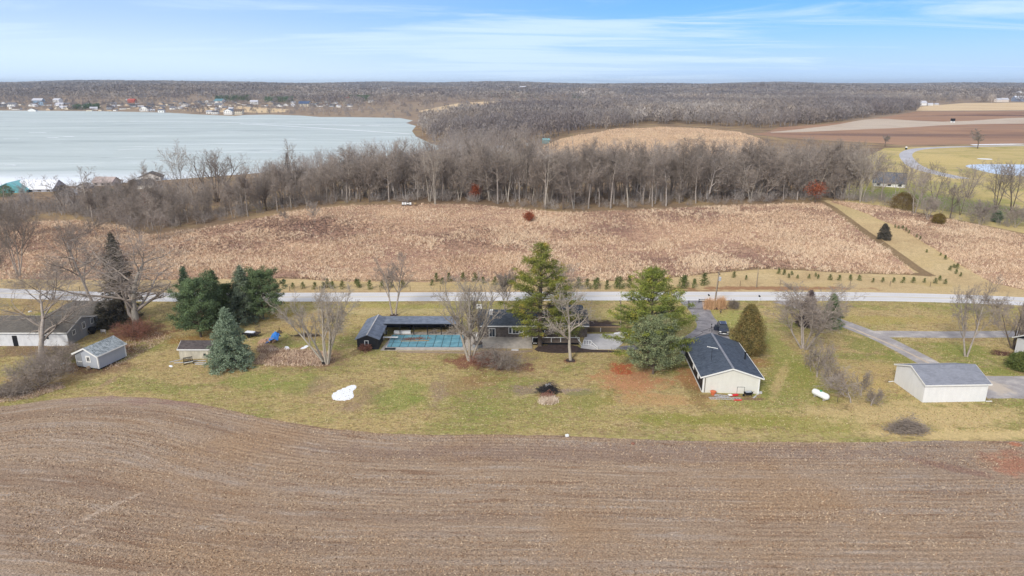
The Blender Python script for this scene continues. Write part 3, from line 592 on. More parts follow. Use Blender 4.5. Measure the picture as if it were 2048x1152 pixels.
# ------------------------------------------------------------ conifers
def clumps(C,rad,per,size,seed,flatz=1.0,out=None):
    g=np.random.default_rng(seed); n=len(C); r=np.repeat(np.broadcast_to(rad,(n,)),per)
    c=np.repeat(C,per,0)+g.normal(size=(n*per,3))*np.array([1,1,flatz])*r[:,None]*.5
    a=g.normal(size=(len(c),3));a[:,2]*=.7; a/=np.linalg.norm(a,axis=1)[:,None]; b=g.normal(size=(len(c),3)); b-=a*(a*b).sum(1)[:,None]; b/=np.linalg.norm(b,axis=1)[:,None]
    s=size*g.uniform(.6,1.4,(len(c),1))
    V=np.stack([c-b*s*.3,c+b*s*.3,c+a*s*1.5],1).reshape(-1,3); return V,np.arange(len(V)).reshape(-1,3)
def conifer(kind,h,wd,seed,dens=1.0):
    g=np.random.default_rng(seed); rd=random.Random(seed); segs=[]; C=[]; rad=[]
    prof={'spruce':lambda t:(1-t)**.72,'whitepine':lambda t:(math.sin(math.pi*min(1,(1-t)*.62+.03))**.9)*(1 if t>.12 else .7),'scots':lambda t:math.sqrt(max(0,1-((t-.38)/.63)**2))**1.25,'cedar':lambda t:math.sqrt(max(0,min(1,t/.18)))*(1-max(0,t-.15)/.85)**.62,'round':lambda t:math.sqrt(max(0,1-((t-.4)/.6)**2))}[kind]
    t0={'spruce':.04,'whitepine':.14,'scots':.1,'cedar':.03,'round':.02}[kind]
    segs.append((0,0,-.1,0,0,h*.55,h*.022,h*.014,0)); segs.append((0,0,h*.55,0,0,h*.97,h*.014,.02,0))
    nb=int({'spruce':150,'whitepine':95,'scots':120,'cedar':10,'round':10}[kind]*dens)
    if kind in('cedar','round'):
        n=int(1300*dens)
        for k in range(n):
            t=t0+(1-t0)*g.random()**.9; a=g.random()*6.283; lump=1+.13*math.sin(a*3+t*9+seed)+.12*math.sin(a*5-t*13)+.07*math.sin(a*11+t*23)
            rr=prof(t)*wd*lump*(g.uniform(.55,1.02)); C.append((math.cos(a)*rr,math.sin(a)*rr,t*h)); rad.append(.11*wd+.12)
        per=14; size=.15 if kind=='cedar' else .14
        V,F=clumps(np.array(C),np.array(rad),per,size,seed)
    else:
        for k in range(nb):
            if kind=='whitepine':
                lay=round((t0+(1-t0)*(k+.5)/nb)*17)/17; t=min(.985,max(t0,lay+g.normal()*.013))
            else: t=t0+(1-t0)*((k+.5)/nb)**.92
            a=k*2.4+g.normal()*.3
            irr=g.uniform(.6,1.25) if kind=='whitepine' else (g.uniform(.5,1.18)*(1+.16*math.sin(a*2+seed)+.12*math.sin(t*17+a)) if kind=='scots' else g.uniform(.7,1.12))
            L=max(.25,prof(t)*wd*irr); el={'spruce':-.18+.5*t,'whitepine':.02+.75*t*t+g.normal()*.05,'scots':.2+.6*t}[kind]
            dx,dy,dz=math.cos(a)*math.cos(el),math.sin(a)*math.cos(el),math.sin(el)
            z0=t*h*.97; sag=lambda s:(-.16*L*s*s if kind=='spruce' else (.10*L*s*s if kind=='whitepine' else .05*L*s))
            pts=[(dx*L*s,dy*L*s,z0+dz*L*s+sag(s)) for s in(0,.5,1)]
            rb=max(.02,L*.014); segs.append((*pts[0],*pts[1],rb,rb*.7,1)); segs.append((*pts[1],*pts[2],rb*.7,.012,1))
            m=max(3,int(L*{'spruce':4.6,'whitepine':3.6,'scots':3.0}[kind]*(1 if L>1 else 1.6)))
            for j in range(m):
                s=(.18 if kind=='spruce' else .35)+(.82 if kind=='spruce' else .65)*g.random()**.75
                lat=g.normal()*L*(.26 if kind!='whitepine' else .22)*(1.1-s)+g.normal()*.12
                C.append((dx*L*s-math.sin(a)*lat,dy*L*s+math.cos(a)*lat,z0+dz*L*s+sag(s)+g.normal()*.08+(-.1 if kind=='spruce' else .12)))
                rad.append({'spruce':.30,'whitepine':.42,'scots':.40}[kind]*(.8+.04*h)*g.uniform(.7,1.3))
        C.append((0,0,h*.985)); rad.append(.2)
        V,F=clumps(np.array(C),np.array(rad),{'spruce':16,'whitepine':24,'scots':24}[kind],{'spruce':.17,'whitepine':.17,'scots':.17}[kind],seed,{'spruce':.7,'whitepine':.5,'scots':.8}[kind])
    A=np.array(segs); 
    return A,V,F
def put_conifer(u,v,vt,hw,kind,mat,seed,label,name,group=None,dens=1,xy=None,bark='bark_dark'):
    x,y=G(u,v); z=tz(x,y); h=hgt(y,vt)-z; wd=hw/FP*math.hypot(y,CAMH)
    A,V,F=conifer(kind,h,wd,seed,dens)
    tv,tf=tubes(A[:2],8); bv,bf=tubes(A[2:],4) if len(A)>2 else (tv,tf)
    v2,f2=joinVF([(tv,tf),(bv,bf)]) if len(A)>2 else (tv,tf)
    o=empty(name,(x,y,z),label,'tree',group,0)
    link('trunk',npmesh('trunk',v2,f2,M[bark]),o); link('crown',npmesh('crown',V,F,M[mat]),o); return o
def conifers():
    pc=put_conifer
    pc(1080,692,485,72,'whitepine','white_pine',2,'tallest yellow green pine, leaning over the black roofed house','pine_tree',dens=1.25)
    pc(1298,722,539,80,'whitepine','white_pine',5,'broad yellow green pine beside the asphalt driveway','pine_tree',dens=1.35)
    pc(1306,748,641,52,'scots','scots_pine',7,'rounded grey green pine in front of the broad yellow green one','pine_tree',dens=1.1)
    pc(1494,708,612,38,'cedar','cedar',9,'dense teardrop shaped olive brown evergreen beside the black roofed garage','arborvitae',dens=1.9)
    pc(402,674,564,54,'scots','dark_pine',11,'large full green pine behind the small cream shed','pine_tree',dens=1.2)
    pc(381,652,532,27,'spruce','spruce',12,'pointed spruce rising behind the left side of the large full pine','spruce_tree')
    pc(436,650,538,40,'spruce','dark_pine',13,'spruce with a thin dark tip in the middle of the evergreen clump','spruce_tree')
    pc(458,641,572,32,'scots','dark_pine',33,'lower full pine filling the middle of the evergreen clump','pine_tree')
    pc(491,642,529,46,'spruce','blue_spruce',14,'bluish spruce at the back of the evergreen clump, left of the darkest pine','spruce_tree')
    pc(527,638,546,48,'scots','dark_pine',15,'darkest bushy pine at the right end of the evergreen clump','pine_tree',dens=1.2)
    pc(462,732,614,56,'spruce','blue_spruce',16,'blue grey spruce nearest the field, overlapping the cream shed','spruce_tree',dens=1.5)
    pc(250,640,462,50,'spruce','old_spruce',17,'tall dark narrow spruce behind the huge gnarled bare tree','spruce_tree',dens=1.3)
    pc(206,656,606,24,'spruce','old_spruce',18,'short dark evergreen at the corner of the grey walled house','spruce_tree')
    pc(1614,650,580,27,'spruce','purple_spruce',19,'dusky purple grey conifer by the right driveway, left of a green one','spruce_tree')
    pc(1660,654,587,29,'spruce','dark_pine',20,'dark green conifer touching the dusky one by the right driveway','spruce_tree')
    pc(1767,477,447,17,'spruce','old_spruce',21,'lone dark spruce on the tan strip beside the diagonal trail','spruce_tree')
    pc(1804,420,386,23,'round','red_cedar',22,'large round rusty green evergreen on the hill crest','juniper_tree',dens=.8)
    pc(1877,447,428,12,'round','red_cedar',23,'small round dark red evergreen in the right hand meadow','juniper_tree',dens=.5)
    pc(1992,444,422,10,'round','spruce',24,'small dark evergreen near the right edge at the meadow rim','juniper_tree',dens=.5)
    pc(14,394,372,13,'round','dark_pine',25,'dark evergreen in front of the turquoise building','juniper_tree',dens=.5)
    pc(579,372,304,14,'spruce','old_spruce',26,'dark pointed spruce standing out of the grey woodland by the lake','spruce_tree',dens=.6)
    pc(1028,312,276,14,'scots','old_spruce',27,'round topped dark evergreen beside the white house in the woods','pine_tree',dens=.5)
    pc(128,395,372,18,'round','old_spruce',28,'dark evergreen shrub above the lakeside roofs','juniper_tree',dens=.6)
    pc(215,395,378,20,'round','dark_pine',29,'low green evergreen mass beside the lakeside houses','juniper_tree',dens=.6)
    pc(2040,738,708,24,'round','sapling',30,'clipped green evergreen bush beside the white house at the right edge','evergreen_bush',dens=.8)['category']='bush'
conifers()
SAPL=[(568,572),(586,577),(606,577),(630,578),(647,577),(655,575),(665,577),(685,578),(718,575),(713,573),(740,578),(764,577),(783,575),(805,575),(864,571),(873,563),(885,567),(898,563),(926,560),(950,563),(966,567),(990,570),(1012,569),(1157,577),(1175,577),(1190,578),(1195,571),(1214,578),(1233,573),(1239,577),(1258,576),(1364,577),(1369,572),(1388,576),(1408,570),(1468,555),(1492,560),(1557,548),(1568,550),(1583,550),(1577,556),(1595,557),(1618,557),(1631,553),(1636,558),(1660,560),(1678,561),(1700,561),(1718,561),(1746,565),(1765,565),(1787,565),(1806,566),(1826,566),(1848,566),(1870,567),(1890,568),(1790,455),(1797,457),(1805,458),(1812,462),(1818,467),(1833,475),(1840,480),(1881,511),(1890,519),(1853,505),(1900,541),(1907,535),(1914,537),(1912,548),(1921,553),(1879,561)]
def saplings():
    ms=[]
    for k in range(5):
        A,V,F=conifer('spruce' if k%2 else 'cedar',1.0,.42,100+k,.22 if k%2 else .10)
        C=np.array([(0,0,0)]); g=np.random.default_rng(k); P=[]
        for i in range(60): t=g.random(); a=g.random()*6.28; r=.42*(1-t)**.7*g.uniform(.3,1); P.append((math.cos(a)*r,math.sin(a)*r,.06+t*.94))
        V,F=clumps(np.array(P),.16,9,.075,k)
        ms.append((npmesh('trunk',*tubes(np.array([(0,0,-.05,0,0,.8,.03,.01,0)]),5),M['bark_dark']),npmesh('crown',V,F,M['sapling'])))
    g=random.Random(4)
    for k,(u,v) in enumerate(SAPL):
        x,y=G(u,v); h=(1.7 if u<1100 else 2.3 if u<1420 else 1.15)*g.uniform(.8,1.25)
        if 1540<u and v<520: h*=.8
        road_row=v>530
        lb='knee to head high young evergreen planted in the mown strip beyond the road' if road_row else 'small young evergreen planted along the diagonal trail strip'
        gr='young evergreens planted beyond the road' if road_row else 'young evergreens along the diagonal trail'
        if u==864: lb='young evergreen in the mown strip straight beyond the middle of the pool shelter roof'; gr='young evergreens planted beyond the road'; 
        put_tree(ms[g.randrange(5)],(x,y,tz(x,y)),g.uniform(0,6),(h*g.uniform(.85,1.2),h*g.uniform(.85,1.2),h),lb if u!=864 else 'knee to head high young evergreen planted in the mown strip beyond the road',gr,'young_evergreen','young tree')
saplings()
# ------------------------------------------------------------ woodland behind the meadow
def rand_in(poly,n,seed):
    g=np.random.default_rng(seed); poly=np.array(poly); lo=poly.min(0);hi=poly.max(0); out=np.zeros((0,2))
    while len(out)<n:
        q=g.uniform(lo,hi,(n*2,2)); q=q[pip(q,poly)]; out=np.concatenate([out,q])
    return out[:n]
def tinted(name,label,cat,V,F,tint,mat):
    me=npmesh(name,V,F,mat); at=me.attributes.new('tint','FLOAT','POINT'); at.data.foreach_set('value',tint.astype(np.float32)); o=link(name,me); tag(o,label,cat,None,'stuff'); return o
def tile(variants,pos,z,hs,ws,seed):
    g=np.random.default_rng(seed); Vs=[];Fs=[];Ts=[];n=0; vi=g.integers(0,len(variants),len(pos)); tt=(.5+.22*g.normal(size=len(pos))*.6+.28*np.sin(pos[:,0]*.011+np.sin(pos[:,1]*.004)*2)*np.sin(pos[:,1]*.007+1.1*np.sin(pos[:,0]*.006))+.25*(g.random(len(pos))>.93)).clip(0,1)
    for k,(v,f) in enumerate(variants):
        idx=np.where(vi==k)[0]
        if not len(idx): continue
        a=g.uniform(0,6.283,len(idx)); ca=np.cos(a)[:,None];sa=np.sin(a)[:,None]
        X=(v[None,:,0]*ca-v[None,:,1]*sa)*ws[idx,None]+pos[idx,0:1]; Y=(v[None,:,0]*sa+v[None,:,1]*ca)*ws[idx,None]+pos[idx,1:2]; Z=v[None,:,2]*hs[idx,None]+z[idx,None]
        Vs.append(np.stack([X,Y,Z],2).reshape(-1,3)); Fs.append((f[None]+np.arange(len(idx))[:,None,None]*len(v)).reshape(-1,f.shape[1])+n); n+=len(idx)*len(v)
        Ts.append(np.repeat(tt[idx],len(v)))
    return np.concatenate(Vs),np.concatenate(Fs),np.concatenate(Ts)
def wood_mat(name,stops,k=1):
    n=NM(name,.95,.1); c=n.ramp(n.attr('tint'),[(p,tuple(v*k for v in lin(c_))) for p,c_ in stops]); big=n.noise(n.pos,.006,3,.6)
    c=n.hsv(c,.5,n.rng(big,.35,.65,.85,1.2),n.rng(big,.35,.65,1.08,.9)); c=n.hsv(c,.5,1,n.rng(n.rnd_isl,0,1,.9,1.1,False)); return n.out(c)
def crowd_tree(seed,mx,nb,thick,r=.022):
    A=tree_segs(seed,1.0,r,mx,steps=(5,3,2,2,1),nb=nb,start=(.3,.15,.1,.1,.1),rmin=thick,wob=(.06,.14,.18,.2,.2),ang=(42,44,46,44,40),ratio=(.55,.55,.55,.55,.5)); m=A[:,8]==0
    A[:,6:8]*=1.0; return ribbons(A,2.0,seed)
def dome_tree(seed,n,size,spread=.34):
    g=np.random.default_rng(seed); a=g.uniform(0,6.283,n); r=spread*np.sqrt(g.random(n)); zt=1-.62*(r/spread)**2*g.uniform(.6,1,n)-.28*g.random(n)
    c=np.c_[np.cos(a)*r,np.sin(a)*r,zt.clip(.25,1)-.06]; u=g.normal(size=(n,3)); u[:,2]=np.abs(u[:,2])+.9; u/=np.linalg.norm(u,axis=1)[:,None]; b=np.cross(u,g.normal(size=(n,3))); b/=np.linalg.norm(b,axis=1)[:,None]
    s=size*g.uniform(.6,1.4,(n,1)); V=np.stack([c-b*s*.22-u*s*.5,c+b*s*.22-u*s*.5,c+u*s*.8+b*s*.1,c+u*s*.8-b*s*.1],1).reshape(-1,3); F=np.arange(n*4).reshape(-1,4)
    return joinVF([(V,F),ribbons(np.array([[0,0,-.02,.02,0,.7,.018,.01,0],[.05,.03,.3,.2,.1,.75,.008,.005,0],[-.04,.02,.3,-.18,-.08,.75,.008,.005,0]]),2.0,seed)])
def woods():
    M['wood_near']=wood_mat('woodland_twigs',[(0,(126,117,110)),(.5,(150,140,132)),(.8,(160,150,141)),(1,(182,174,167))],1.0)
    M['wood_far']=wood_mat('far_woodland_twigs',[(0,(120,112,112)),(.35,(132,124,121)),(.6,(146,137,131)),(.8,(158,146,135)),(1,(184,173,163))],1.0)
    g=np.random.default_rng(31)
    # individual trees: shared meshes, one object (with trunk and crown) each
    vars_=[]
    for k in range(9):
        kw=dict(nb=(2.2,2.6,3.2,0,0),rmin=.017,start=(.38 if k%3 else .2,.15,.1,.1,.1),ang=(34 if k%2 else 46,44,45,42,40),ratio=(.46,.5,.55,.5,.5),stems=1 if k<6 else 2,splay=.14)
        A=tree_segs(200+k,18,.24,3,**kw)
        mt,mc,kl=[('bark_grey','twig_grey','grey trunked'),('bark_grey','twig_brown','brown twigged'),('bark_pale','twig_grey','pale trunked'),('bark_dark','twig_brown','dark trunked')][k%4]
        vars_.append((tree_meshes(A,M[mt],M[mc]),kl))
    edge=np.array(px([(150,436),(300,462),(430,445),(520,430),(600,416),(700,406),(850,403),(950,404),(1050,414),(1130,420),(1300,414),(1500,405),(1640,399),(1740,405)]))
    back=edge+np.array([[0,46]]); back[:4,1]+=14
    poly=np.concatenate([edge,back[::-1]])
    cand=rand_in(poly,2600,5); keep=[]
    front=np.interp(cand[:,0],edge[:,0],edge[:,1]); order=np.argsort((cand[:,1]-front)+g.normal(0,9,len(cand)))
    for i in order:
        p=cand[i]
        if all((p[0]-q[0])**2+(p[1]-q[1])**2>3.9**2 for q in keep): keep.append(p)
        if len(keep)>=262: break
    keep=np.array(keep); zz=terr(keep[:,0],keep[:,1]); rd=random.Random(3)
    for p,z in zip(keep,zz):
        # wanted crown height follows the tree line in the photograph
        h=rd.uniform(12.5,22.0)*(1.0 if p[0]>-60 else .78 if p[0]>-95 else .62)
        ms_,kl=vars_[rd.randrange(9)]; put_tree(ms_,(p[0],p[1],z-.2),rd.uniform(0,6.28),(h/18*rd.uniform(1.0,1.4),)*2+(h/18,),f'{kl} bare tree in the woodland band along the top of the brown meadow',f'{kl} trees of the woodland along the meadow')
    # trees that stand out
    sp=[(434,404,296,52,301,'very broad dome shaped bare oak rising above the woodland against the lake','bark_dark','twig_grey',dict(r=.6,stems=5,splay=.55,ang=(40,42,45,42,40),ratio=(.6,.5,.5,.5,.5))),
        (362,400,280,30,302,'tall twin topped bare tree left of the broad oak, against the ice','bark_grey','twig_grey',dict(r=.3,stems=2,splay=.2)),
        (300,398,322,34,303,'rounded bare tree beside the lakeside houses','bark_grey','twig_grey',dict(r=.28,stems=2)),
        (178,432,330,34,304,'bare tree with pale curving trunk standing out against the lake at the left','bark_pale','twig_grey',dict(r=.3)),
        (128,422,352,28,305,'leaning bare tree left of the pale curving one','bark_dark','twig_grey',dict(r=.22,lean=-.2)),
        (150,420,362,22,306,'leaning bare tree close behind the pale curving one','bark_dark','twig_grey',dict(r=.2,lean=.1)),
        (592,384,278,28,307,'tall round headed bare tree beside the pointed spruce in the woodland','bark_grey','twig_grey',dict(r=.3)),
        (1016,404,300,22,308,'woodland tree with a smooth whitish trunk left of the middle','bark_pale','twig_pale',dict(r=.26,start=(.5,.2,.15,.1,.1))),
        (1091,418,296,22,309,'woodland tree with the whitest straight trunk','bark_pale','twig_pale',dict(r=.28,start=(.55,.2,.15,.1,.1))),
        (870,408,300,24,310,'woodland tree with pale forking trunks above the bee hives','bark_pale','twig_pale',dict(r=.25,stems=2,splay=.1,start=(.45,.2,.15,.1,.1))),
        (1720,405,290,26,311,'silvery bare tree above the right end of the woodland','bark_pale','twig_pale',dict(r=.22,stems=3,splay=.2)),
        (1745,385,300,24,312,'silvery crowned tree behind the grey roofed house in the trees','bark_pale','twig_pale',dict(r=.22,stems=3,splay=.2)),
        (1665,372,285,20,313,'white twigged tree in the woodland left of the silvery one','bark_pale','twig_pale',dict(r=.2,stems=3,splay=.2)),
        (1955,297,258,15,314,'lone hazy bare tree at the edge of the brown plowed field','bark_dark','twig_grey',dict(r=.4)),
        (1770,293,270,8,315,'small lone bare tree by the hedge of the brown field','bark_dark','twig_grey',dict(r=.25)),
        (1828,427,330,30,316,'bare tree right of the rusty round evergreen on the crest','bark_grey','twig_grey',dict(r=.28,stems=2,splay=.2)),
        (1792,398,318,26,340,'bare tree in front of the grey roofed house in the trees','bark_grey','twig_grey',dict(r=.22,stems=2,splay=.2)),
        (1762,402,308,26,341,'bare tree at the last corner of the woodland, left of the grey roofed house','bark_grey','twig_grey',dict(r=.24)),
        (1815,380,316,22,342,'bare tree between the grey roofed house and the curved road','bark_dark','twig_grey',dict(r=.2,stems=2,splay=.25)),
        (1842,418,348,20,343,'slim bare tree on the green lawn just beyond the rusty round evergreen','bark_grey','twig_grey',dict(r=.16)),
        (1880,432,362,20,344,'grey bare tree at the bottom of the green lawn','bark_grey','twig_grey',dict(r=.16,stems=2)),
        (1920,430,350,22,345,'bare tree left of the wide forked one by the pond','bark_dark','twig_grey',dict(r=.18,stems=2,splay=.3)),
        (1868,405,322,28,317,'forked bare tree on the green lawn beyond the crest','bark_dark','twig_grey',dict(r=.28,stems=2,splay=.3)),
        (1900,436,368,20,318,'short brownish bare tree at the rim of the right hand meadow','bark_dark','twig_brown',dict(r=.2)),
        (1935,395,320,30,319,'wide forked bare tree in front of the frozen pond','bark_dark','twig_grey',dict(r=.28,stems=3,splay=.35)),
        (1992,420,318,32,320,'largest bare tree in front of the frozen pond','bark_dark','twig_grey',dict(r=.34,stems=3,splay=.3)),
        (2022,425,322,32,321,'bare tree just right of the largest one by the frozen pond','bark_dark','twig_grey',dict(r=.34,stems=3,splay=.3)),
        (2060,436,340,30,322,'bare tree at the right edge below the frozen pond','bark_dark','twig_brown',dict(r=.3,stems=3,splay=.3)),
        (1855,440,385,22,323,'low grey brushy tree behind the right hand meadow','bark_grey','twig_grey',dict(r=.14,stems=4,splay=.3)),
        (1960,452,398,28,324,'low grey thicket tree near the small dark evergreen','bark_grey','twig_grey',dict(r=.14,stems=5,splay=.4)),
        (2030,455,408,28,325,'low grey thicket tree at the right edge of the meadow rim','bark_grey','twig_grey',dict(r=.14,stems=5,splay=.4)),
        (630,446,404,14,326,'thin leafless sapling standing in the meadow grass in front of the woodland','bark_grey','twig_grey',dict(r=.1,stems=2)),
        (570,446,420,9,327,'thinner sapling left of the other one in the meadow','bark_grey','twig_grey',dict(r=.08)),
        (45,472,420,34,328,'grey bushy tree in the left meadow near the edge','bark_dark','twig_brown',dict(r=.2,stems=4,splay=.35)),
        (236,478,412,24,329,'grey tree at the left end of the meadow below the brush','bark_grey','twig_brown',dict(r=.18,stems=3,splay=.3)),
        (190,476,438,17,330,'small forked tree in the pale grass of the left meadow','bark_dark','twig_brown',dict(r=.1,stems=3,splay=.35)),
        (280,488,420,24,331,'grey tree at the lower left corner of the woodland','bark_grey','twig_grey',dict(r=.18,stems=3,splay=.25)),
        (320,478,415,22,332,'slim grey tree beside the mown gap at the woodland corner','bark_grey','twig_grey',dict(r=.16,stems=2,splay=.2))]
    for u,v,vt,hw,sd_,lb,mt,mc,kw in sp:
        kw=dict(kw); r=kw.pop('r'); kw.setdefault('nb',(1.9,1.9,2.0,0,0)); yard_tree(u,v,vt,hw,sd_,lb,mt,mc,r,mx=3,rmin=.028 if v>350 else .09,**kw)
    # red leaved trees
    def red(u,v,vt,hw,sd_,lb):
        x,y=G(u,v); z=tz(x,y); h=hgt(y,vt)-z; wd=hw/FP*math.hypot(y,CAMH); A=tree_segs(sd_,h,h*.03,2,rmin=.03); A[:,[0,1,3,4]]*=.8
        gg=np.random.default_rng(sd_); n=160; P=gg.normal(size=(n,3))*np.array([wd*.45,wd*.45,h*.16])+np.array([0,0,h*.62])
        o=put_tree(tree_meshes(A,M['bark_dark'],M['twig_brown']),(x,y,z),0,1,lb,None,'oak_tree',names=('trunk','branch'))
        V,F=clumps(P,.9,10,.28,sd_); link('leaves',npmesh('leaves',V,F,M['leaf_rust']),o)
    red(1630,405,360,19,401,'oak still holding rust red leaves at the top of the diagonal trail'); red(1058,442,426,7,402,'small red leaved tree in the middle of the meadow'); red(950,402,368,8,403,'narrow red leaved tree inside the woodland above the meadow')
    red(300,432,392,12,404,'reddish leaved tree in the brush at the left end of the woodland')
    # the rest of the band, the undergrowth and the woods farther off: masses
    lodA=[crowd_tree(500+k,3,(1.7,2.2,2.6,0,0),.0016) for k in range(5)]; lodB=[dome_tree(520+k,140,.075) for k in range(5)]
    q=[rand_in(np.array(px([(280,425),(420,402),(600,384),(760,368),(1100,372),(1300,372),(1500,366),(1700,362),(1700,398),(1500,402),(1300,410),(1050,410),(850,398),(600,410),(430,438),(310,452)])),470,6)]
    q.append(rand_in(np.array(px([(430,372),(620,345),(760,330),(900,318),(1050,326),(1200,332),(1400,330),(1600,332),(1740,340),(1740,375),(1500,372),(1300,378),(1000,378),(760,372),(600,388)])),520,7))
    q.append(rand_in(np.array(px([(90,428),(150,402),(330,390),(430,388),(430,404),(300,430),(200,436)])),90,18))
    q.append(rand_in(np.array(px([(-160,432),(-160,404),(60,402),(90,428)])),50,19))
    q.append(rand_in(np.array(px([(860,300),(930,297),(1060,302),(1120,318),(1000,325),(900,318)])),120,17))
    pos=np.concatenate(q); z=terr(pos[:,0],pos[:,1]); hh=g.uniform(12,18.5,len(pos))*np.where(pos[:,0]<-95,.62,1)
    V,F,T=tile(lodA,pos,z,hh,hh*g.uniform(.8,1.2,len(pos)),1); tinted('woodland','grey bare woodland filling the ground behind the front row of trees','woodland',V,F,T,M['wood_near'])
    mid=np.array(px([(838,268),(850,252),(880,242),(950,232),(1000,224),(1150,217),(1330,212),(1480,204),(1640,196),(1840,200),(1832,222),(1640,247),(1530,258),(1440,254),(1400,250),(1290,248),(1220,258),(1140,268),(1085,282),(1040,292),(900,294),(866,284)]))
    m1=rand_in(mid,6500,8); z=terr(m1[:,0],m1[:,1]); near=m1[:,1]<820
    a=m1[near]; za=z[near]; hh=g.uniform(13,20,len(a)); V,F,T=tile([joinVF([p_,q_]) for p_,q_ in zip(lodA[:3],[dome_tree(700+i,70,.075) for i in range(3)])],a,za,hh,hh*g.uniform(.8,1.2,len(a)),2); tinted('lakeside_woods','dense bare woods beyond the tan hill and beside the lake','woodland',V,F,T,M['wood_far'])
    a=m1[~near]; za=z[~near]; hh=g.uniform(14,22,len(a)); V1=tile(lodB,a,za,hh,hh*g.uniform(.9,1.3,len(a)),3)
    # far rolling woods
    N=64000; yy=1100+ (g.random(N)**.62)*6200; xx=(g.random(N)*2-1)*yy*.86; P=np.c_[xx,yy]
    clr=[np.array(clear),np.array(farlawn),np.array(tanfar),np.array(plow)]
    shore=np.array(px([(-700,222),(0,221),(330,225),(500,230),(640,234),(850,238),(880,228),(700,216),(520,205),(330,200),(0,197),(-700,197)]))
    ok=np.ones(N,bool)
    for c in clr+[shore]: ok&=~pip(P,c)
    ok&=sdf(P,LAKE)>10; ok&=~((P[:,1]<1900)&(P[:,0]>620*1.0)&(P[:,1]<1500)); ok&=~pip(P,mid)
    open_=np.sin(P[:,0]*.0061+P[:,1]*.0019)*np.sin(P[:,1]*.0043-P[:,0]*.0011+1.3); ok&=~((open_>.86)&(P[:,1]<4200))
    P=P[ok]; z=terr(P[:,0],P[:,1]); sc=np.clip(P[:,1]/1500,1,2.6); hh=g.uniform(13,20,len(P)); nearm=P[:,1]<1700
    V2=tile(lodB,P[nearm],z[nearm],hh[nearm],hh[nearm]*1.3,4)
    lodC=[dome_tree(560+k,44,.125) for k in range(6)]
    V3=tile(lodC,P[~nearm],z[~nearm],hh[~nearm],hh[~nearm]*sc[~nearm]*1.25,5)
    # scattered shore trees among the far houses
    s_=rand_in(shore,2300,9); z=terr(s_[:,0],s_[:,1]); hh=g.uniform(4,10.5,len(s_)); V4=tile(lodB,s_,z,hh,hh,6)
    V,F=joinVF([V1[:2],V2[:2],V3[:2],V4[:2]]); T=np.concatenate([V1[2],V2[2],V3[2],V4[2]]); tinted('distant_forest','rolling bare grey forest reaching the horizon','forest',V,F,T,M['wood_far'])
    # evergreen stands far off
    def stand(pts,n,sd_,lb,h=14):
        p=rand_in(np.array(px(pts)),n,sd_); z=terr(p[:,0],p[:,1]); c=np.c_[p,z]; k=8
        C=np.concatenate([c+np.array([0,0,h*(.15+.8*i/k)]) for i in range(k)]); rr=np.concatenate([np.full(len(c),h*.34*(1-i/k)+.8) for i in range(k)])
        V,F=clumps(C,rr,7,1.5,sd_); me=npmesh('evergreen_stand',V,F,M['spruce']); tag(link('evergreen_stand',me),lb,'evergreen trees',None,'stuff')
    stand([(980,195),(1000,190),(1075,190),(1075,196)],240,1,'dark green block of far evergreens right of the middle on the skyline'); stand([(1145,194),(1220,193),(1220,196),(1145,197)],90,2,'thinner far row of evergreens right of the dark green block')
    stand([(432,201),(500,199),(500,203),(432,206)],120,3,'far evergreens behind the lake houses left of centre'); stand([(530,204),(585,203),(585,206),(530,207)],70,4,'far evergreens behind the lake houses beside the pale mansion'); stand([(700,200),(740,199),(740,202),(700,203)],50,6,'far evergreens behind the red barn roof')
    stand([(145,217),(200,215),(200,219),(145,220)],60,5,'dark evergreens among the far lake houses',9)
    # undergrowth
    lodU=[]
    for k in range(4):
        A=tree_segs(600+k,1.0,.02,2,stems=6,splay=.8,steps=(3,2,2,1,1),nb=(2.2,2,0,0,0),start=(.1,.1,.1,.1,.1),rmin=.008); lodU.append(ribbons(A,2.0,k))
    a=rand_in(np.concatenate([edge-np.array([[0,1.5]]),(edge+np.array([[0,30]]))[::-1]]),900,10); b=rand_in(np.array(px([(-260,452),(0,440),(160,432),(280,452),(300,430),(420,402),(330,392),(150,404),(0,410),(-260,410)])),620,11)
    c=rand_in(np.array(px([(1700,402),(1800,418),(1900,440),(2048,462),(2200,490),(2200,455),(2048,440),(1950,430),(1850,414),(1760,398)])),150,12)
    a=np.concatenate([a,b,c]); z=terr(a[:,0],a[:,1]); hh=g.uniform(1.6,4.6,len(a)); V,F,T=tile(lodU,a,z,hh,hh*.8,7); tinted('undergrowth','tangled brown grey brush under and in front of the woodland','brush',V,F,T,M['wood_near'])
woods()
# ------------------------------------------------------------ grasses
def grass_mat(name,stops,sc,isl=.3):
    n=NM(name,.95,.1); f=n.noise(n.vec(n.pos,(.6,1,1)),sc,5,.65); f2=n.math('ADD',f,n.math('MULTIPLY',n.math('SUBTRACT',n.rnd_isl,.5),isl))
    c=n.ramp(f2,[(p,lin(c_)) for p,c_ in stops]); return n.out(n.hsv(c,.5,.86,n.rng(n.rnd_isl,0,1,.75,1.2,False)))
def blades(P,z,h,wd,per,seed,lean=.35):
    g=np.random.default_rng(seed); n=len(P); c=np.repeat(np.c_[P,z],per,0); m=len(c); hh=np.repeat(h,per)*g.uniform(.6,1.15,m)
    c[:,:2]+=g.normal(0,.16,(m,2)); a=g.uniform(0,math.pi,m); dx=np.cos(a)*wd*g.uniform(.6,1.4,m)/2; dy=np.sin(a)*wd/2
    tip=c+np.c_[g.normal(0,lean,m)*hh,g.normal(0,lean,m)*hh,hh]
    V=np.stack([c-np.c_[dx,dy,np.full(m,.03)],c+np.c_[dx,dy,np.zeros(m)],tip],1).reshape(-1,3); return V,np.arange(3*m).reshape(-1,3)
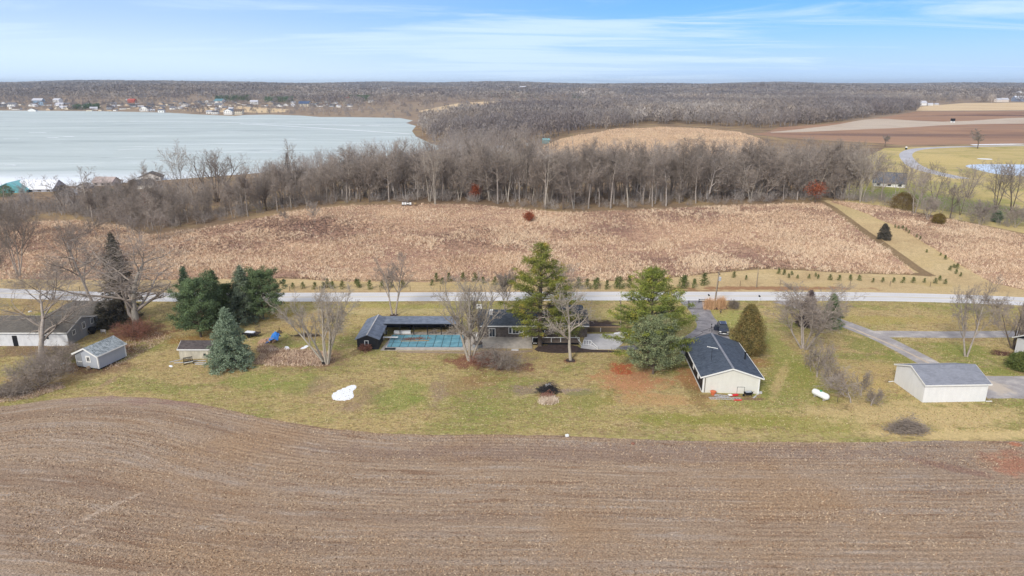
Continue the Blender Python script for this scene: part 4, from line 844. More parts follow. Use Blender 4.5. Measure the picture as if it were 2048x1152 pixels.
def grasses():
    M['tall_grass']=grass_mat('prairie_grass_blades',[(.28,(136,106,98)),(.38,(168,132,116)),(.46,(200,162,138)),(.54,(222,188,158)),(.64,(234,206,176)),(.76,(240,220,194))],.03,.26)
    M['pale_weeds']=grass_mat('pale_weed_stems',[(.3,(196,166,134)),(.5,(222,198,168)),(.7,(236,218,194))],.8,.6)
    M['weeds']=grass_mat('dry_weed_stems',[(.3,(160,124,104)),(.5,(202,168,138)),(.7,(226,200,168))],.5,.7)
    def pnoise(P,f,sd_):
        r=random.Random(sd_); v=0
        for k in range(5):
            a=r.uniform(0,6.28); q=f*r.uniform(.6,1.9); v=v+np.sin((P[:,0]*math.cos(a)*.7+P[:,1]*math.sin(a))*q+r.uniform(0,6.28)+1.3*np.sin(P[:,0]*q*.7+k))
        return v/5
    M['low_thatch']=grass_mat('meadow_low_growth',[(.32,(120,96,84)),(.42,(150,120,100)),(.50,(184,152,122)),(.57,(212,182,146)),(.68,(226,198,162))],.022,.16)
    M['tall_grass']=grass_mat('prairie_grass_blades',[(.28,(196,158,124)),(.45,(222,186,148)),(.55,(232,202,164)),(.66,(238,214,180))],.05,.5)
    for poly,n1,n2,nm,lb1,lb2 in ((mead,52000,21000,'prairie','low copper and mauve brown growth covering the meadow hill','tall tan tufts of dry grass standing over the meadow hill'),(mead2,15000,4800,'side_prairie','low brown growth right of the diagonal trail','tan grass tufts right of the diagonal trail')):
        P=rand_in(np.array(poly),n1,21); z=terr(P[:,0],P[:,1]); h=(.34+.2*pnoise(P,.07,1)).clip(.15,.7)
        o=link(nm+'_growth',npmesh(nm+'_growth',*blades(P,z,h,.2,4,1,.6),M['low_thatch'])); tag(o,lb1,'meadow plants',None,'stuff')
        P=rand_in(np.array(poly),n2*3,24); d=pnoise(P,.06,2)+.8*pnoise(P,.22,3)+.3*RNG.normal(size=len(P)); P=P[np.argsort(-d)[:n2]]; z=terr(P[:,0],P[:,1])
        h=.42+.5*RNG.random(len(P))**2.5+.22*(pnoise(P,.1,4)>.25); o=link(nm+'_grass',npmesh(nm+'_grass',*blades(P,z,h,.12,9,2,.5),M['tall_grass'])); tag(o,lb2,'grass',None,'stuff')
    P=rand_in(np.array(tanhill),9000,23); z=terr(P[:,0],P[:,1]); M['hill_blades']=grass_mat('hill_grass_blades',[(.3,(184,154,124)),(.6,(208,178,144))],.05,.3); o=link('hill_grass',npmesh('hill_grass',*blades(P,z,np.full(len(P),.9),.5,2,3),M['hill_blades'])); tag(o,'pale tan grass on the hill beyond the woodland','grass',None,'stuff')
    # weed bed between the blue spruce and the vase shaped tree, and tan tuft
    P=rand_in(smooth(px([(500,726),(520,712),(512,695),(530,688),(560,698),(600,702),(640,700),(668,712),(664,728),(640,733),(590,732),(540,733)]),True,1),1500,24); z=terr(P[:,0],P[:,1]); o=link('weed_bed',npmesh('weed_bed',*blades(P,z,np.full(len(P),.45),.08,6,4,.6),M['weeds'])); tag(o,'bed of dry pinkish brown weeds right of the blue grey spruce','weeds',None,'stuff')
    P=rand_in(smooth(px([(1076,806),(1084,796),(1098,793),(1112,797),(1116,806),(1098,811)]),True,1),330,25); z=terr(P[:,0],P[:,1]); o=link('dry_tuft',npmesh('dry_tuft',*blades(P,z,np.full(len(P),.5),.05,8,5,.5),M['pale_weeds'])); tag(o,'dry tan weeds in front of the burnt brush pile','weeds',None,'stuff')
    for y0,(pts,n,lb) in enumerate([([(-60,792),(0,782),(60,778),(120,766),(130,776),(60,798),(0,806)],900,'low pinkish weeds along the field corner at the left edge'),([(215,745),(300,700),(345,676),(310,664),(235,690),(205,720)],500,'dead weeds on the bank right of the grey shed')]):
        P=rand_in(px(pts),n,26+y0); z=terr(P[:,0],P[:,1]); o=link('dead_weeds',npmesh('dead_weeds',*blades(P,z,np.full(len(P),.35),.05,6,6),M['weeds'])); tag(o,lb,'weeds',None,'stuff')
    # straw and clods on the tilled field, litter on the lawn
    def scatter_mat(name,cols):
        n=NM(name,.95,.1); m_=len(cols); return n.out(n.ramp(n.rnd_isl,[(k/m_,lin(c)) for k,c in enumerate(cols)],'CONSTANT'))
    M['straw']=scatter_mat('field_residue',[(196,170,142),(184,156,126),(150,122,98),(116,94,76),(172,148,124),(210,188,160),(102,82,68),(164,132,104)])
    g=np.random.default_rng(77); n=150000; yy=40+52*g.random(n)**.9; xx=(g.random(n)*2-1)*(yy*.80+4); P=np.c_[xx,yy]; P=P[pip(P,np.array(field))]
    ey=np.interp(P[:,0],[p[0] for p in fe],[p[1] for p in fe]); fade=np.clip((P[:,1]-40)/44,0,1); off=(ey-84)*(.12+.88*fade**1.6); rowv=P[:,1]-off; rowq=np.round(rowv/.76)*.76+g.normal(0,.15,len(P)); keep=g.random(len(P))<.6; P[:,1]=np.where(keep,rowq+off,P[:,1]); bandn=np.sin(rowv*1.15+.8*np.sin(P[:,0]*.045+1))+.9*np.sin(rowv*.47+1.2*np.sin(P[:,0]*.03))+.7*np.sin(rowv*2.7+.5*np.sin(P[:,0]*.09)); P=P[(g.random(len(P))<(.5+.26*bandn).clip(.10,1))]; P=P[pip(P,np.array(field))]
    V,F=blades(P,terr(P[:,0],P[:,1]),np.full(len(P),.12),.13,1,9,1.1); tag(link('field_stubble',npmesh('field_stubble',V,F,M['straw'])),'short straw and crop residue lying in rows on the tilled field','stubble',None,'stuff')
    M['litter']=scatter_mat('lawn_litter',[(196,172,122),(128,128,66),(150,116,84),(176,158,100),(112,98,66),(206,188,146),(138,144,72),(160,130,96)])
    n=110000; yy=84+60*g.random(n); xx=(g.random(n)*2-1)*(yy*.80+4); P=np.c_[xx,yy]; bad=pip(P,np.array(field))
    for q in (dr1,dr2a,dr2b,pad2,road,px([(757,703),(740,640),(1250,640),(1262,703)]),px([(1360,730),(1350,690),(1480,690),(1520,792),(1400,792)])): bad|=pip(P,np.array(q))
    P=P[~bad]; V,F=blades(P,terr(P[:,0],P[:,1]),np.full(len(P),.10),.15,1,10,1.0); tag(link('lawn_litter',npmesh('lawn_litter',V,F,M['litter'])),'fallen leaves and coarse tufts scattered over the lawn','leaf litter',None,'stuff')
    # ornamental grass clumps
    M['orange_grass']=grass_mat('ornamental_grass_blades',[(.3,(196,146,98)),(.6,(220,176,126))],2,.4)
    for u,v,vt,sd_,lb in [(1418,617,596,1,'orange brown ornamental grass clump left of the utility pole'),(1441,616,593,2,'paler ornamental grass clump right of the utility pole')]:
        x,y=G(u,v); h=hgt(y,vt); g=np.random.default_rng(sd_); P=g.normal(0,.42,(90,2)); V,F=blades(P,np.zeros(90),np.full(90,h),.06,12,sd_,.22)
        tag(link('ornamental_grass',npmesh('ornamental_grass',V,F,M['orange_grass']),None,(x,y,0)),lb,'grass clump','ornamental grasses by the driveway entrance')
grasses()
# ------------------------------------------------------------ buildings
M['white_trim']=simple('white_trim',(226,224,218),.5,.05,2)
M['glass']=simple('window_glass',(52,58,66),.12,.2,1.5,spec=.6)
M['cream_siding']=siding('cream_siding',(221,218,205),.22,.16); M['white_siding']=siding('white_siding',(231,230,227),.24,.10)
M['black_siding']=siding('black_siding',(44,44,48),.3,.3,vertical=True); M['grey_siding']=siding('grey_siding',(176,180,186),.25,.14)
M['house_grey']=siding('house_grey_siding',(146,148,150),.22,.18); M['aged_white']=siding('aged_white_siding',(222,222,222),.25,.12,dirt=.22)
M['stained_panel']=siding('stained_cream_panel',(206,198,178),.6,.15,vertical=True,dirt=.4)
M['roof_slate']=shingle('slate_blue_shingle',(62,70,82),(88,96,108)); M['roof_black']=shingle('black_shingle',(56,62,70),(78,84,92)); M['roof_grey']=shingle('grey_shingle',(124,126,134),(138,140,148))
M['roof_old']=shingle('old_brown_grey_shingle',(88,84,80),(112,106,98)); M['roof_patchy']=shingle('patchy_green_shingle',(114,120,122),(172,178,180),contrast=1.5); M['roof_dark_brown']=shingle('dark_brown_shingle',(72,66,66),(96,88,86))
def metal_roof():
    n=NM('dark_metal_roof',.45,.4); x,y,z=n.sep(n.obj); t=n.math('FRACT',n.math('DIVIDE',n.math('ADD',n.math('MULTIPLY',x,1),n.math('MULTIPLY',y,1)),.42)); l=n.rng(t,0,.16,.6,1)
    c=n.mix(n.rng(n.noise(n.obj,1.2,4,.6),.35,.7),lin((96,104,116)),lin((126,134,146))); return n.out(n.mix(1.0,c,n.comb(l,l,l),'MULTIPLY'))
M['metal_roof']=metal_roof()
M['concrete']=simple('concrete',(172,163,152),.9,.22,1.2); M['pale_concrete']=simple('pale_concrete',(186,183,181),.9,.16,.9); M['brown_board']=siding('brown_board_fence',(110,96,78),.3,.25,vertical=True)
M['wood']=simple('weathered_wood',(160,134,100),.9,.2,4); M['dark_metal']=simple('dark_metal',(40,40,44),.5,.1,4,metal=.3); M['alu']=simple('aluminium',(200,202,206),.4,.06,4,metal=.4)
M['snow']=simple('snow',(244,246,250),.7,.03,1.5,k=.95); M['black_plastic']=simple('black_plastic',(30,31,34),.5,.1,4); M['red_plastic']=simple('red_plastic',(206,40,52),.45,.12,4); M['orange_plastic']=simple('faded_orange_plastic',(206,112,76),.6,.1,4)
M['white_paint']=simple('white_paint',(236,236,232),.45,.05,2); M['pole_wood']=simple('utility_pole_wood',(150,136,120),.9,.15,3); M['mulch']=simple('dark_mulch',(74,62,58),.98,.35,2,.6,6); M['stone']=simple('stone',(150,132,112),.9,.3,3)
M['tarp']=simple('blue_tarp',(62,132,212),.5,.22,3,.5,5); M['log']=simple('split_log_wood',(186,154,128),.9,.35,6); M['cover']=None
def gable(s,w,d,eave,ridge,along='x',x0=None,y0=0):
    x0=-w/2 if x0 is None else x0
    if along=='x': s.prism([(y0,0),(y0+d,0),(y0+d,eave),(y0+d/2,ridge),(y0,eave)],'x',x0,x0+w)
    else: s.prism([(x0,0),(x0+w,0),(x0+w,eave),(x0+w/2,ridge),(x0,eave)],'y',y0,y0+d)
    return s
def groof(s,w,d,eave,ridge,along='x',x0=None,y0=0,over=.4,th=.14,gover=None):
    x0=-w/2 if x0 is None else x0; g=over if gover is None else gover; span=d if along=='x' else w; sl=(ridge-eave)/(span/2); lo=y0 if along=='x' else x0
    e=eave-sl*over+.03; r=ridge+.03; c=lo+span/2
    pr=[(lo-over,e),(c,r),(lo+span+over,e),(lo+span+over,e+th),(c,r+th),(lo-over,e+th)]
    if along=='x': s.prism(pr,'x',x0-g,x0+w+g)
    else: s.prism(pr,'y',y0-g,y0+d+g)
    return s
def gtrim(s,w,d,eave,ridge,along='x',x0=None,y0=0,over=.4,hgt_=.2,gover=None,eaves=True):
    x0=-w/2 if x0 is None else x0; g=over if gover is None else gover; span=d if along=='x' else w; sl=(ridge-eave)/(span/2); lo=y0 if along=='x' else x0
    e=eave-sl*over+.03; r=ridge+.03; c=lo+span/2; ax=along; a0,a1=((x0-g,x0+w+g) if ax=='x' else (y0-g,y0+d+g))
    pr=[(lo-over-.01,e-hgt_+.1),(c,r-hgt_+.1),(lo+span+over+.01,e-hgt_+.1),(lo+span+over+.01,e+.12),(c,r+.12),(lo-over-.01,e+.12)]
    for a in((a0-.05,a0-.003),(a1+.003,a1+.05)): s.prism(pr,ax,*a)
    if eaves:
        for yy in(lo-over-.06,lo+span+over+.06):
            cc=((a0+a1)/2,yy,e+.03) if ax=='x' else (yy,(a0+a1)/2,e+.03); dd=(a1-a0+.1,.1,.18) if ax=='x' else (.1,a1-a0+.1,.18)
            s.box(cc,dd)
    return s
def window(root,c,w,h,face='f',frame='white_trim',name='window',mull=1,label=None,fr=.12):
    """c: centre on the wall; face f/l/r"""
    rz={'f':0,'l':-math.pi/2,'r':math.pi/2}[face]; f=MB(); Mx=Matrix.Translation(c)@Matrix.Rotation(rz,4,'Z')
    def B(s,cc,dd): 
        q=Mx@Vector(cc); s.box(q,dd,rz)
    B(f,(0,-.03,h/2-fr/2),(w,.06,fr));B(f,(0,-.03,-h/2+fr/2),(w,.06,fr))
    for sx in(-1,1): B(f,(sx*(w/2-fr/2),-.03,0),(fr,.06,h-2*fr-.004))
    for k in range(mull): B(f,((k+1)*w/(mull+1)-w/2,-.028,0),(.05,.05,h-2*fr-.004))
    o=f.build(name,M[frame],root,label=label); g=MB(); B(g,(0,-.008,0),(w-2*fr,.012,h-2*fr)); g.build('pane',M['glass'],o); return o
def ang_between(p,q): return math.atan2(q[1]-p[1],q[0]-p[0])
def garage():
    a=G(1404,785);b=G(1517,788);c=G(1366,721); w=math.dist(a,b); d=math.dist(a,c)+2.0; rz=ang_between(a,b)
    cx=(a[0]+b[0])/2;cy=(a[1]+b[1])/2; root=empty('garage',(cx,cy,0),'cream gabled garage with black slate roof and black side wall, ladder behind it','garage',None,rz)
    e,r=2.75,4.15
    MB().prism([(-w/2,0),(w/2,0),(w/2,e),(0,r),(-w/2,e)],'y',0,.2).build('front_wall',M['cream_siding'],root,label='cream clapboard gable wall')
    gable(MB(),w,d-.2,e,r,'y',y0=.2).build('side_wall',M['black_siding'],root,label='black board side walls')
    groof(MB(),w,d,e,r,'y',over=.45,gover=.35).build('roof',M['roof_slate'],root)
    gtrim(MB(),w,d,e,r,'y',over=.45,gover=.35).build('fascia',M['white_trim'],root)
    rc_=MB(); rc_.box((0,d/2,r+.19),(.35,d+.6,.05)); rc_.build('ridge_cap',M['roof_grey'],root)
    s=MB(); 
    for x in(-w/2+.09,w/2-.09): s.box((x,-.02,e/2-.05),(.2,.06,e-.3))
    s.build('corner_board',M['white_trim'],root); MB().tube((-w/2+.34,-.06,.1),(-w/2+.34,-.06,e-.25),.05,n=6).build('conduit',M['bark_dark'],root)
    h=MB(); 
    for q in((w/2-2.2,-.02,.55,.04,1.1),(w/2-3.3,-.02,.55,.04,1.1),): h.box((q[0],q[1],q[2]),(q[3],.04,q[4]))
    h.box((w/2-2.75,-.02,1.1),(1.14,.04,.04)); hp=h.build('hatch',M['dark_metal'],root)
    MB().box((-w/2-.05,d/2,.12),(.1,d-.2,.1)).build('base_board',M['white_trim'],root)
    for yy in(3.4,7.2): window(root,(-w/2,yy,1.4),.75,1.0,'l')
    # antenna and flue on the roof
    ax_,ay=-w*.26,d*.30; az=e+(r-e)*(1-.52)+.1; an=MB().tube((ax_,ay,az-.05),(ax_,ay,az+2.3),.03,n=6).build('antenna_mast',M['dark_metal'],root)
    bm_=MB().tube((ax_-.75,ay+.4,az+2.25),(ax_+.75,ay-.4,az+2.25),.045,n=5)
    for k in range(5): t=-.7+.35*k; bm_.tube((ax_+t-.12,ay-t*.53-.3,az+2.27),(ax_+t+.12,ay-t*.53+.3,az+2.27),.016,n=4)
    bm_.build('antenna',M['white_paint'],an)
    fx=w*.41; fl=MB().tube((fx,d*.42,e+.2),(fx,d*.42,e+1.55),.11,n=10).tube((fx,d*.42,e+1.5),(fx,d*.42,e+1.66),.17,n=10); fl.build('flue_pipe',M['black_plastic'],root)
    ds=MB().tube((w/2-.02,-.1,.05),(w/2-.5,-.5,.06),.05,n=6); ds.build('downspout_end',M['white_trim'],root)
garage()
def barn():
    a=G(1786,766);b=G(1843,804);c=G(1972,804); w=math.dist(b,c); rz=0; d=math.dist(a,b)+0.0
    # plan is a parallelogram in perspective: build a rectangle whose front wall runs from b to c
    cx=(b[0]+c[0])/2; cy=b[1]; root=empty('barn',(cx,cy,0),'white garage with plain grey roof and no windows near the right edge','garage',None,R(2.2))
    d=7.4; e,r=2.95,4.35
    gable(MB(),w,d,e,r,'x').build('wall',M['white_siding'],root); groof(MB(),w,d,e,r,'x',over=.3,gover=.2).build('roof',M['roof_grey'],root)
    gtrim(MB(),w,d,e,r,'x',over=.3,gover=.2).build('fascia',M['white_trim'],root); MB().box((0,d/2,-.02),(w-.05,d-.05,.1)).build('footing',M['black_plastic'],root)
    for sx,q in((-1,(-w/2-.1,d)),(1,(w/2+.1,-.1))): MB().box((q[0]+sx*.4,q[1],.08),(.9,.14,.1),rz=0 if sx>0 else .2).build('splash_block',M['white_trim'],root)
barn()
def shed():
    a=G(149,737);b=G(204,737);c=G(234,711); 
    vx=Vector((b[0]-a[0],b[1]-a[1]));w=3.9; root=empty('garden_shed',(a[0]+.1,a[1]+.6,0),'light grey garden shed with white trim and patchy green grey roof','shed',None,R(-16))
    # local: gable front along x, depth along y
    w=vx.length*1.02; d=5.6; e,r=2.55,3.65; o=MB(); y0=0
    P=[(0,.25),(w,.25),(w,e),(w/2,r),(0,e)]
    MB().prism(P,'y',0,d).build('wall',M['grey_siding'],root); groof(MB(),w,d,e,r,'y',x0=0,over=.25,gover=.3).build('roof',M['roof_patchy'],root); gtrim(MB(),w,d,e,r,'y',x0=0,over=.25,gover=.3,hgt_=.26).build('fascia',M['white_trim'],root)
    t=MB(); t.box((w+.01,-.01,e/2+.12),(.2,.2,e-.35)); t.box((w+.01,d+.01,e/2+.12),(.2,.2,e-.35)); t.build('corner_board',M['white_trim'],root)
    window(root,(w*.58,-.003,1.75),1.0,1.15,'f',mull=1,fr=.22)
    MB().box((.75,-.02,1.5),(1.15,.04,2.3)).build('door',M['house_grey'],root,label='darker recessed porch door with a rail')
    MB().box((.75,-.06,1.15),(1.2,.05,.08)).build('porch_rail',M['white_trim'],root)
    s=MB(); 
    for x in(.3,w-.3): s.box((x,d/2,.12),(.2,d-.1,.26))
    s.build('skid',M['black_plastic'],root)
    x,y=G(178,738); st=MB().lathe([(.05,-.05),(.34,.05),(.4,.25),(.3,.45),(.08,.52)],n=9); tag(st.build('round_stone',M['stone'],None,(x,y,0)),'round tan stone in front of the light grey shed','stone')
shed()
def cream_shed():
    a=G(360,718);b=G(414,718); w=5.4; root=empty('storage_shed',((a[0]+a[0]+w)/2,a[1],0),'small stained cream shed with dark brown roof behind the blue grey spruce','shed')
    gable(MB(),w,3.2,1.85,2.7).build('wall',M['stained_panel'],root); groof(MB(),w,3.2,1.85,2.7,over=.2,gover=.15).build('roof',M['roof_dark_brown'],root); gtrim(MB(),w,3.2,1.85,2.7,over=.2,gover=.15,hgt_=.14).build('fascia',M['white_trim'],root)
    window(root,(w/2-1.0,-.003,.8),.4,.45,'f','dark_metal',mull=0,fr=.06)
    x,y=G(377,728); r=empty('garden_glider',(x,y,0),'dark blue porch glider bench on its back legs beside the small cream shed','bench',None,R(28))
    MB().box((0,0,.42),(1.5,.5,.07)).build('seat',M['dark_metal'],r); b_=MB(); 
    for k in range(8): b_.box((-.66+k*.19,.28,.78),(.11,.05,.68),rx=-.2)
    b_.box((0,.36,1.1),(1.5,.06,.09)); b_.build('backrest',M['dark_metal'],r)
    for sx in(-1,1):
        MB().box((sx*.7,0,.2),(.07,.6,.42)).build('leg',M['dark_metal'],r)
        MB().box((sx*.72,0,.62),(.07,.5,.05)).build('armrest',M['dark_metal'],r)
    MB().box((0,-.27,.42),(1.5,.06,.08)).build('front_rail',M['white_paint'],r)
    r=random.Random(2)
    for k,(u,v,L,rz,lb) in enumerate([(397,722,2.5,.03,'wide pale plank lying nearest the cream shed wall'),(399,726,2.3,-.02,'second pale plank in front of the cream shed'),(401,729,1.7,.02,'short front plank in front of the cream shed'),(352,722,2.0,.7,'plank leaning off the left corner of the cream shed'),(357,726,1.5,.1,'short board lying left of the dark glider bench')]):
        x,y=G(u,v); tag(MB().box((0,0,.06+.03*(k==0)),(L,.22,.07),rz).build('plank',M['pale_concrete'],None,(x,y,0)),lb,'plank','loose planks by the cream shed')
cream_shed()
def snow_patch(pts,lb,z=.03,name='snow_patch'):
    P=resample(smooth(px(pts),True,1),.3,.16,True,len(pts)*7+int(pts[0][0])); c=np.mean(P,0); n=len(P); vs=[(p[0]-c[0],p[1]-c[1],-.02) for p in P]+[((p[0]-c[0])*.94,(p[1]-c[1])*.94,z) for p in P]
    m=MB(); m.add(vs,[(i,(i+1)%n,n+(i+1)%n,n+i) for i in range(n)]+[tuple(range(n,2*n))]); tag(m.build(name,M['snow'],None,(c[0],c[1],tz(*c)),label=None),lb,'snow patch')
for pts,lb in [([(661,792),(666,801),(690,801),(707,796),(708,788),(705,782),(714,776),(712,769),(700,770),(688,777),(668,783)],'large white leftover snow patch on the lawn above the tilled field'),
    ([(537,700),(545,704),(556,700),(554,696),(540,695)],'snow patch in the weed bed below the woodpile'),([(568,697),(572,701),(580,699),(578,693),(570,692)],'small snow lump right of the weed bed snow patch'),([(599,699),(612,697),(619,692),(612,690),(602,696)],'narrow snow streak at the far end of the weed bed'),
    ([(1222,668),(1240,671),(1258,671),(1268,667),(1262,662),(1240,662)],'snow bank left on the concrete pad beside the broad pine'),([(1206,655),(1212,658),(1228,657),(1226,653),(1210,652)],'snow strip behind the brown board wall'),
    ([(337,733),(344,735),(346,731),(339,730)],'little snow lump left of the dark glider bench'),([(1438,679),(1446,682),(1455,681),(1454,676),(1442,675)],'white snow patch on the asphalt between the car and the garage'),
    ([(1882,292),(1950,290),(2048,289),(2048,287.4),(1950,288.4),(1884,290)],'long snow strip along the far curved road'),([(1952,318),(1985,319.5),(1984,317.5),(1955,316.5)],'snow streak on the tan lawn beyond the pond')]: snow_patch(pts,lb)
def left_house():
    x0,y=G(138,692); root=empty('ranch_house',(x0,y,0),'long white walled ranch house with dark grey roof at the left edge','house')
    L=26; d=8.6; e=hgt(y,664)-.0; r=hgt(y+d/2,634)
    gable(MB(),L,d,e,r,'x',x0=-L).build('wall',M['aged_white'],root)
    MB().prism([(0,0),(d,0),(d,e),(d/2,r),(0,e)],'x',.003,.06).build('end_wall',M['house_grey'],root,label='gable end wall with its shade painted in grey')  # end turned from the light: its shade is put into the wall colour
    groof(MB(),L,d,e,r,'x',x0=-L,over=.4,gover=.35).build('roof',M['roof_old'],root); gtrim(MB(),L,d,e,r,'x',x0=-L,over=.4,gover=.35).build('fascia',M['white_trim'],root)
    for yy,hh in((1.9,1.0),(5.0,1.3),(7.6,1.2)): window(root,(.06,yy,e-.75 if yy<3 else e-.5),.95,hh,'r')
    window(root,(-3.8,-.003,1.7),1.2,1.0,'f'); window(root,(-13,-.003,1.6),1.4,1.1,'f'); MB().box((-9.6,-.02,1.0),(.9,.04,2.0)).build('door',M['dark_metal'],root)
    # rear wing with its own hipped roof
    yb=d+.05; w2=9.5; d2=8.5; xr=.55; h2=e+.2; r2=hgt(y+d+4,613)
    MB().box((xr-w2/2,yb+d2/2,h2/2),(w2,d2,h2)).build('rear_wall',M['house_grey'],root)
    m=MB(); o_=.45; A=[(xr-w2-o_,yb-.0),(xr+o_,yb-.0),(xr+o_,yb+d2+o_),(xr-w2-o_,yb+d2+o_)]; m.add([(p[0],p[1],h2) for p in A]+[(p[0],p[1],h2+.12) for p in A]+[(xr-w2*.68,yb+d2/2,r2),(xr-w2*.32,yb+d2/2,r2)],[(0,1,5,4),(1,2,6,5),(2,3,7,6),(3,0,4,7),(0,3,2,1),(4,5,9,8),(5,6,9),(6,7,8,9),(7,4,8)]); m.build('rear_roof',M['roof_old'],root)
    # things round it
    xx,yy=G(184,667); g=empty('covered_grill',(xx,yy,0),'round dark covered grill against the grey end wall of the long house','grill'); MB().lathe([(.5,.0),(.75,.35),(.8,.85),(.6,1.25),(.2,1.35)],n=10).build('cover',M['black_plastic'],g,smooth=True); MB().tube((.6,0,.9),(.85,0,.9),.04,n=5).build('handle',M['dark_metal'],g)
    xx,yy=G(207,667); tag(MB().box((0,0,.55),(1.0,.08,.5)).box((-.4,0,.2),(.08,.08,.5)).box((.4,0,.2),(.08,.08,.5)).build('yard_sign',M['pale_concrete'],None,(xx,yy,0)),'small grey framed panel standing behind the light grey shed','panel')
    xx,yy=G(205,654); tag(MB().box((0,0,.12),(1.6,.25,.14),.1).box((.6,.3,.12),(.8,.1,.1),.8).build('white_board',M['white_paint'],None,(xx,yy,0)),'white board on the ground at the far corner of the grey wall','board')
    xx,yy=G(49,756); tag(MB().tube((0,0,-.1),(-.15,0,1.1),.06,n=6).build('wooden_post',M['bark_pale'],None,(xx+.2,yy-.6,0)),'short pale post standing in the twig thicket','post')
    for u,v,lb in((125,728,'small white bucket lid lying in the brush left of the grey shed'),(60,624,'white round garden ornament behind the long white house')):
        xx,yy=G(u,v); tag(MB().lathe([(.1,-.02),(.36,.05),(.3,.2),(.05,.26)],n=9).build('garden_ornament',M['white_paint'],None,(xx,yy,0)),lb,'ornament')
left_house()
def pool_area():
    deckp=px([(757,701),(770,668),(790,656),(925,656),(952,672),(956,701)]); x0=deckp[0][0]
    # pool deck and pool
    cy0=G(800,701)[1]; cy1=G(850,664)[1]
    d=MB().prism([(x0+.3,cy0),(G(956,701)[0],cy0),(G(956,690)[0],cy1),(x0+1.5,cy1)],'z',-.1,.06); root=None
    o=d.build('pool_deck',M['concrete'],None); o['kind']='structure'
    xl,yb=G(776,696);xr,_=G(922,696); yt_=G(790,672)[1]
    r=empty('swimming_pool',((xl+xr)/2,(yb+yt_)/2,.06),'covered swimming pool with turquoise safety cover and black straps','swimming pool'); w=xr-xl+.4; h=yt_-yb
    m=MB(); m.prism([(-w/2-.25,-h/2-.25),(w/2+.25,-h/2-.25),(w/2+.25,h/2+.25),(-w/2-.25,h/2+.25)],'z',0,.05); m.build('coping',M['pale_concrete'],r)
    n=NM('turquoise_pool_cover',.5,.3); f=n.noise(n.obj,.7,4,.6); c=n.ramp(f,[(.3,lin((88,136,152))),(.6,lin((112,162,174))),(.75,lin((150,186,192)))]); M['cover']=n.out(c)
    nx,ny=26,12; V=[];F=[]
    for j in range(ny+1):
        for i in range(nx+1):
            x=(i/nx-.5)*w; y=(j/ny-.5)*h; sag=-.10*math.sin(math.pi*i/nx)*math.sin(math.pi*j/ny); V.append((x,y,.17+sag))
    F=[(j*(nx+1)+i,j*(nx+1)+i+1,(j+1)*(nx+1)+i+1,(j+1)*(nx+1)+i) for j in range(ny) for i in range(nx)]
    MB().add(V,F).build('cover',M['cover'],r,smooth=True)
    for k in range(9):
        x=-w/2+w*(k+.5)/9
        s=MB(); 
        for j in range(8): s.box((x,(j+.5)/8*h-h/2,.185-.10*math.sin(math.pi*(x/w+.5))*math.sin(math.pi*(j+.5)/8)),(.07,h/8+.02,.012))
        s.build('strap',M['black_plastic'],r)
    for k in range(2):
        y=-h/6+h/3*k; s=MB(); 
        for j in range(12): xx=(j+.5)/12*w-w/2; s.box((xx,y,.187-.10*math.sin(math.pi*(xx/w+.5))*math.sin(math.pi*(y/h+.5))),(w/12+.02,.06,.012))
        s.build('strap',M['black_plastic'],r)
    # leaf puddle on the cover and pale board
    x,y=G(828,680); P=[(random.Random(i).uniform(-1,1),0) for i in range(1)]; g=np.random.default_rng(5); q=g.normal(size=(260,3))*np.array([1.5,.28,.04]); q[:,1]+=q[:,0]*.12; V,F=clumps(q+np.array([0,0,.16]),.18,5,.10,5)
    me=npmesh('leaf_pile',V,F,M['twig_red']); tag(link('leaf_pile',me,None,(x,y,.10)),'brown pile of wet leaves on the turquoise pool cover','leaf pile')
    x,y=G(830,684); tag(MB().prism([(-2.6,-.18),(2.5,.18),(2.6,.34),(1.0,.28),(-1.2,.02),(-2.6,.02)],'z',0,.12).build('pale_plank',M['wood'],None,(x,y,.14)),'long pale plank along the leaf pile on the pool cover','plank')
    x,y=G(776,680); rb=empty('diving_board',(x,y,.06),'white diving board at the left end of the pool','diving board'); MB().box((.3,0,.5),(3.2,.5,.07)).build('board',M['white_paint'],rb); MB().box((-.9,0,.25),(.5,.5,.42)).build('stand',M['concrete'],rb); MB().tube((.1,0,0),(.1,0,.47),.05,n=6).build('fulcrum',M['dark_metal'],rb)
    x,y=G(755,675); tag(MB().lathe([(.16,0),(.2,.35),(.12,.5)],n=8).build('white_planter',M['white_paint'],None,(x,y,.05)),'small white pot at the corner of the pool house','pot')
    x,y=G(780,699); tag(MB().box((0,0,.1),(1.9,.7,.06)).box((-.85,0,.04),(.1,.6,.09)).box((.85,0,.04),(.1,.6,.09)).build('black_mat',M['black_plastic'],None,(x,y,.06)),'black slatted mat at the near edge of the pool deck','mat')
    # pool house and shelter
    a=G(715,699);b=G(757,699); w=b[0]-a[0]; x0=a[0]; y0=a[1]; root=empty('pool_house',(x0,y0,0),'black L shaped pool house and open shelter with grey metal roof','pool house')
    d=G(760,664)[1]-y0; e=hgt(y0,677); r_=hgt(y0,671); sh=2.0/d; e=2.0; r_=2.75
    MB().prism([(0,0),(w,0),(w,e),(w/2,r_),(0,e)],'y',0,d*.62).build('wall',M['black_siding'],root)
    # wing roof runs back to the shelter roof
    ys=124.2-y0; groof(MB(),w,ys+1.2,e,r_,'y',x0=0,over=.35,gover=.25,th=.1).build('wing_roof',M['metal_roof'],root)
    MB().box((w/2,ys/2+.6,r_+.15),(.22,ys+1.9,.05)).build('ridge_cap',M['pale_concrete'],root)
    window(root,(w*.45,-.003,1.25),.75,1.0,'f',mull=0)
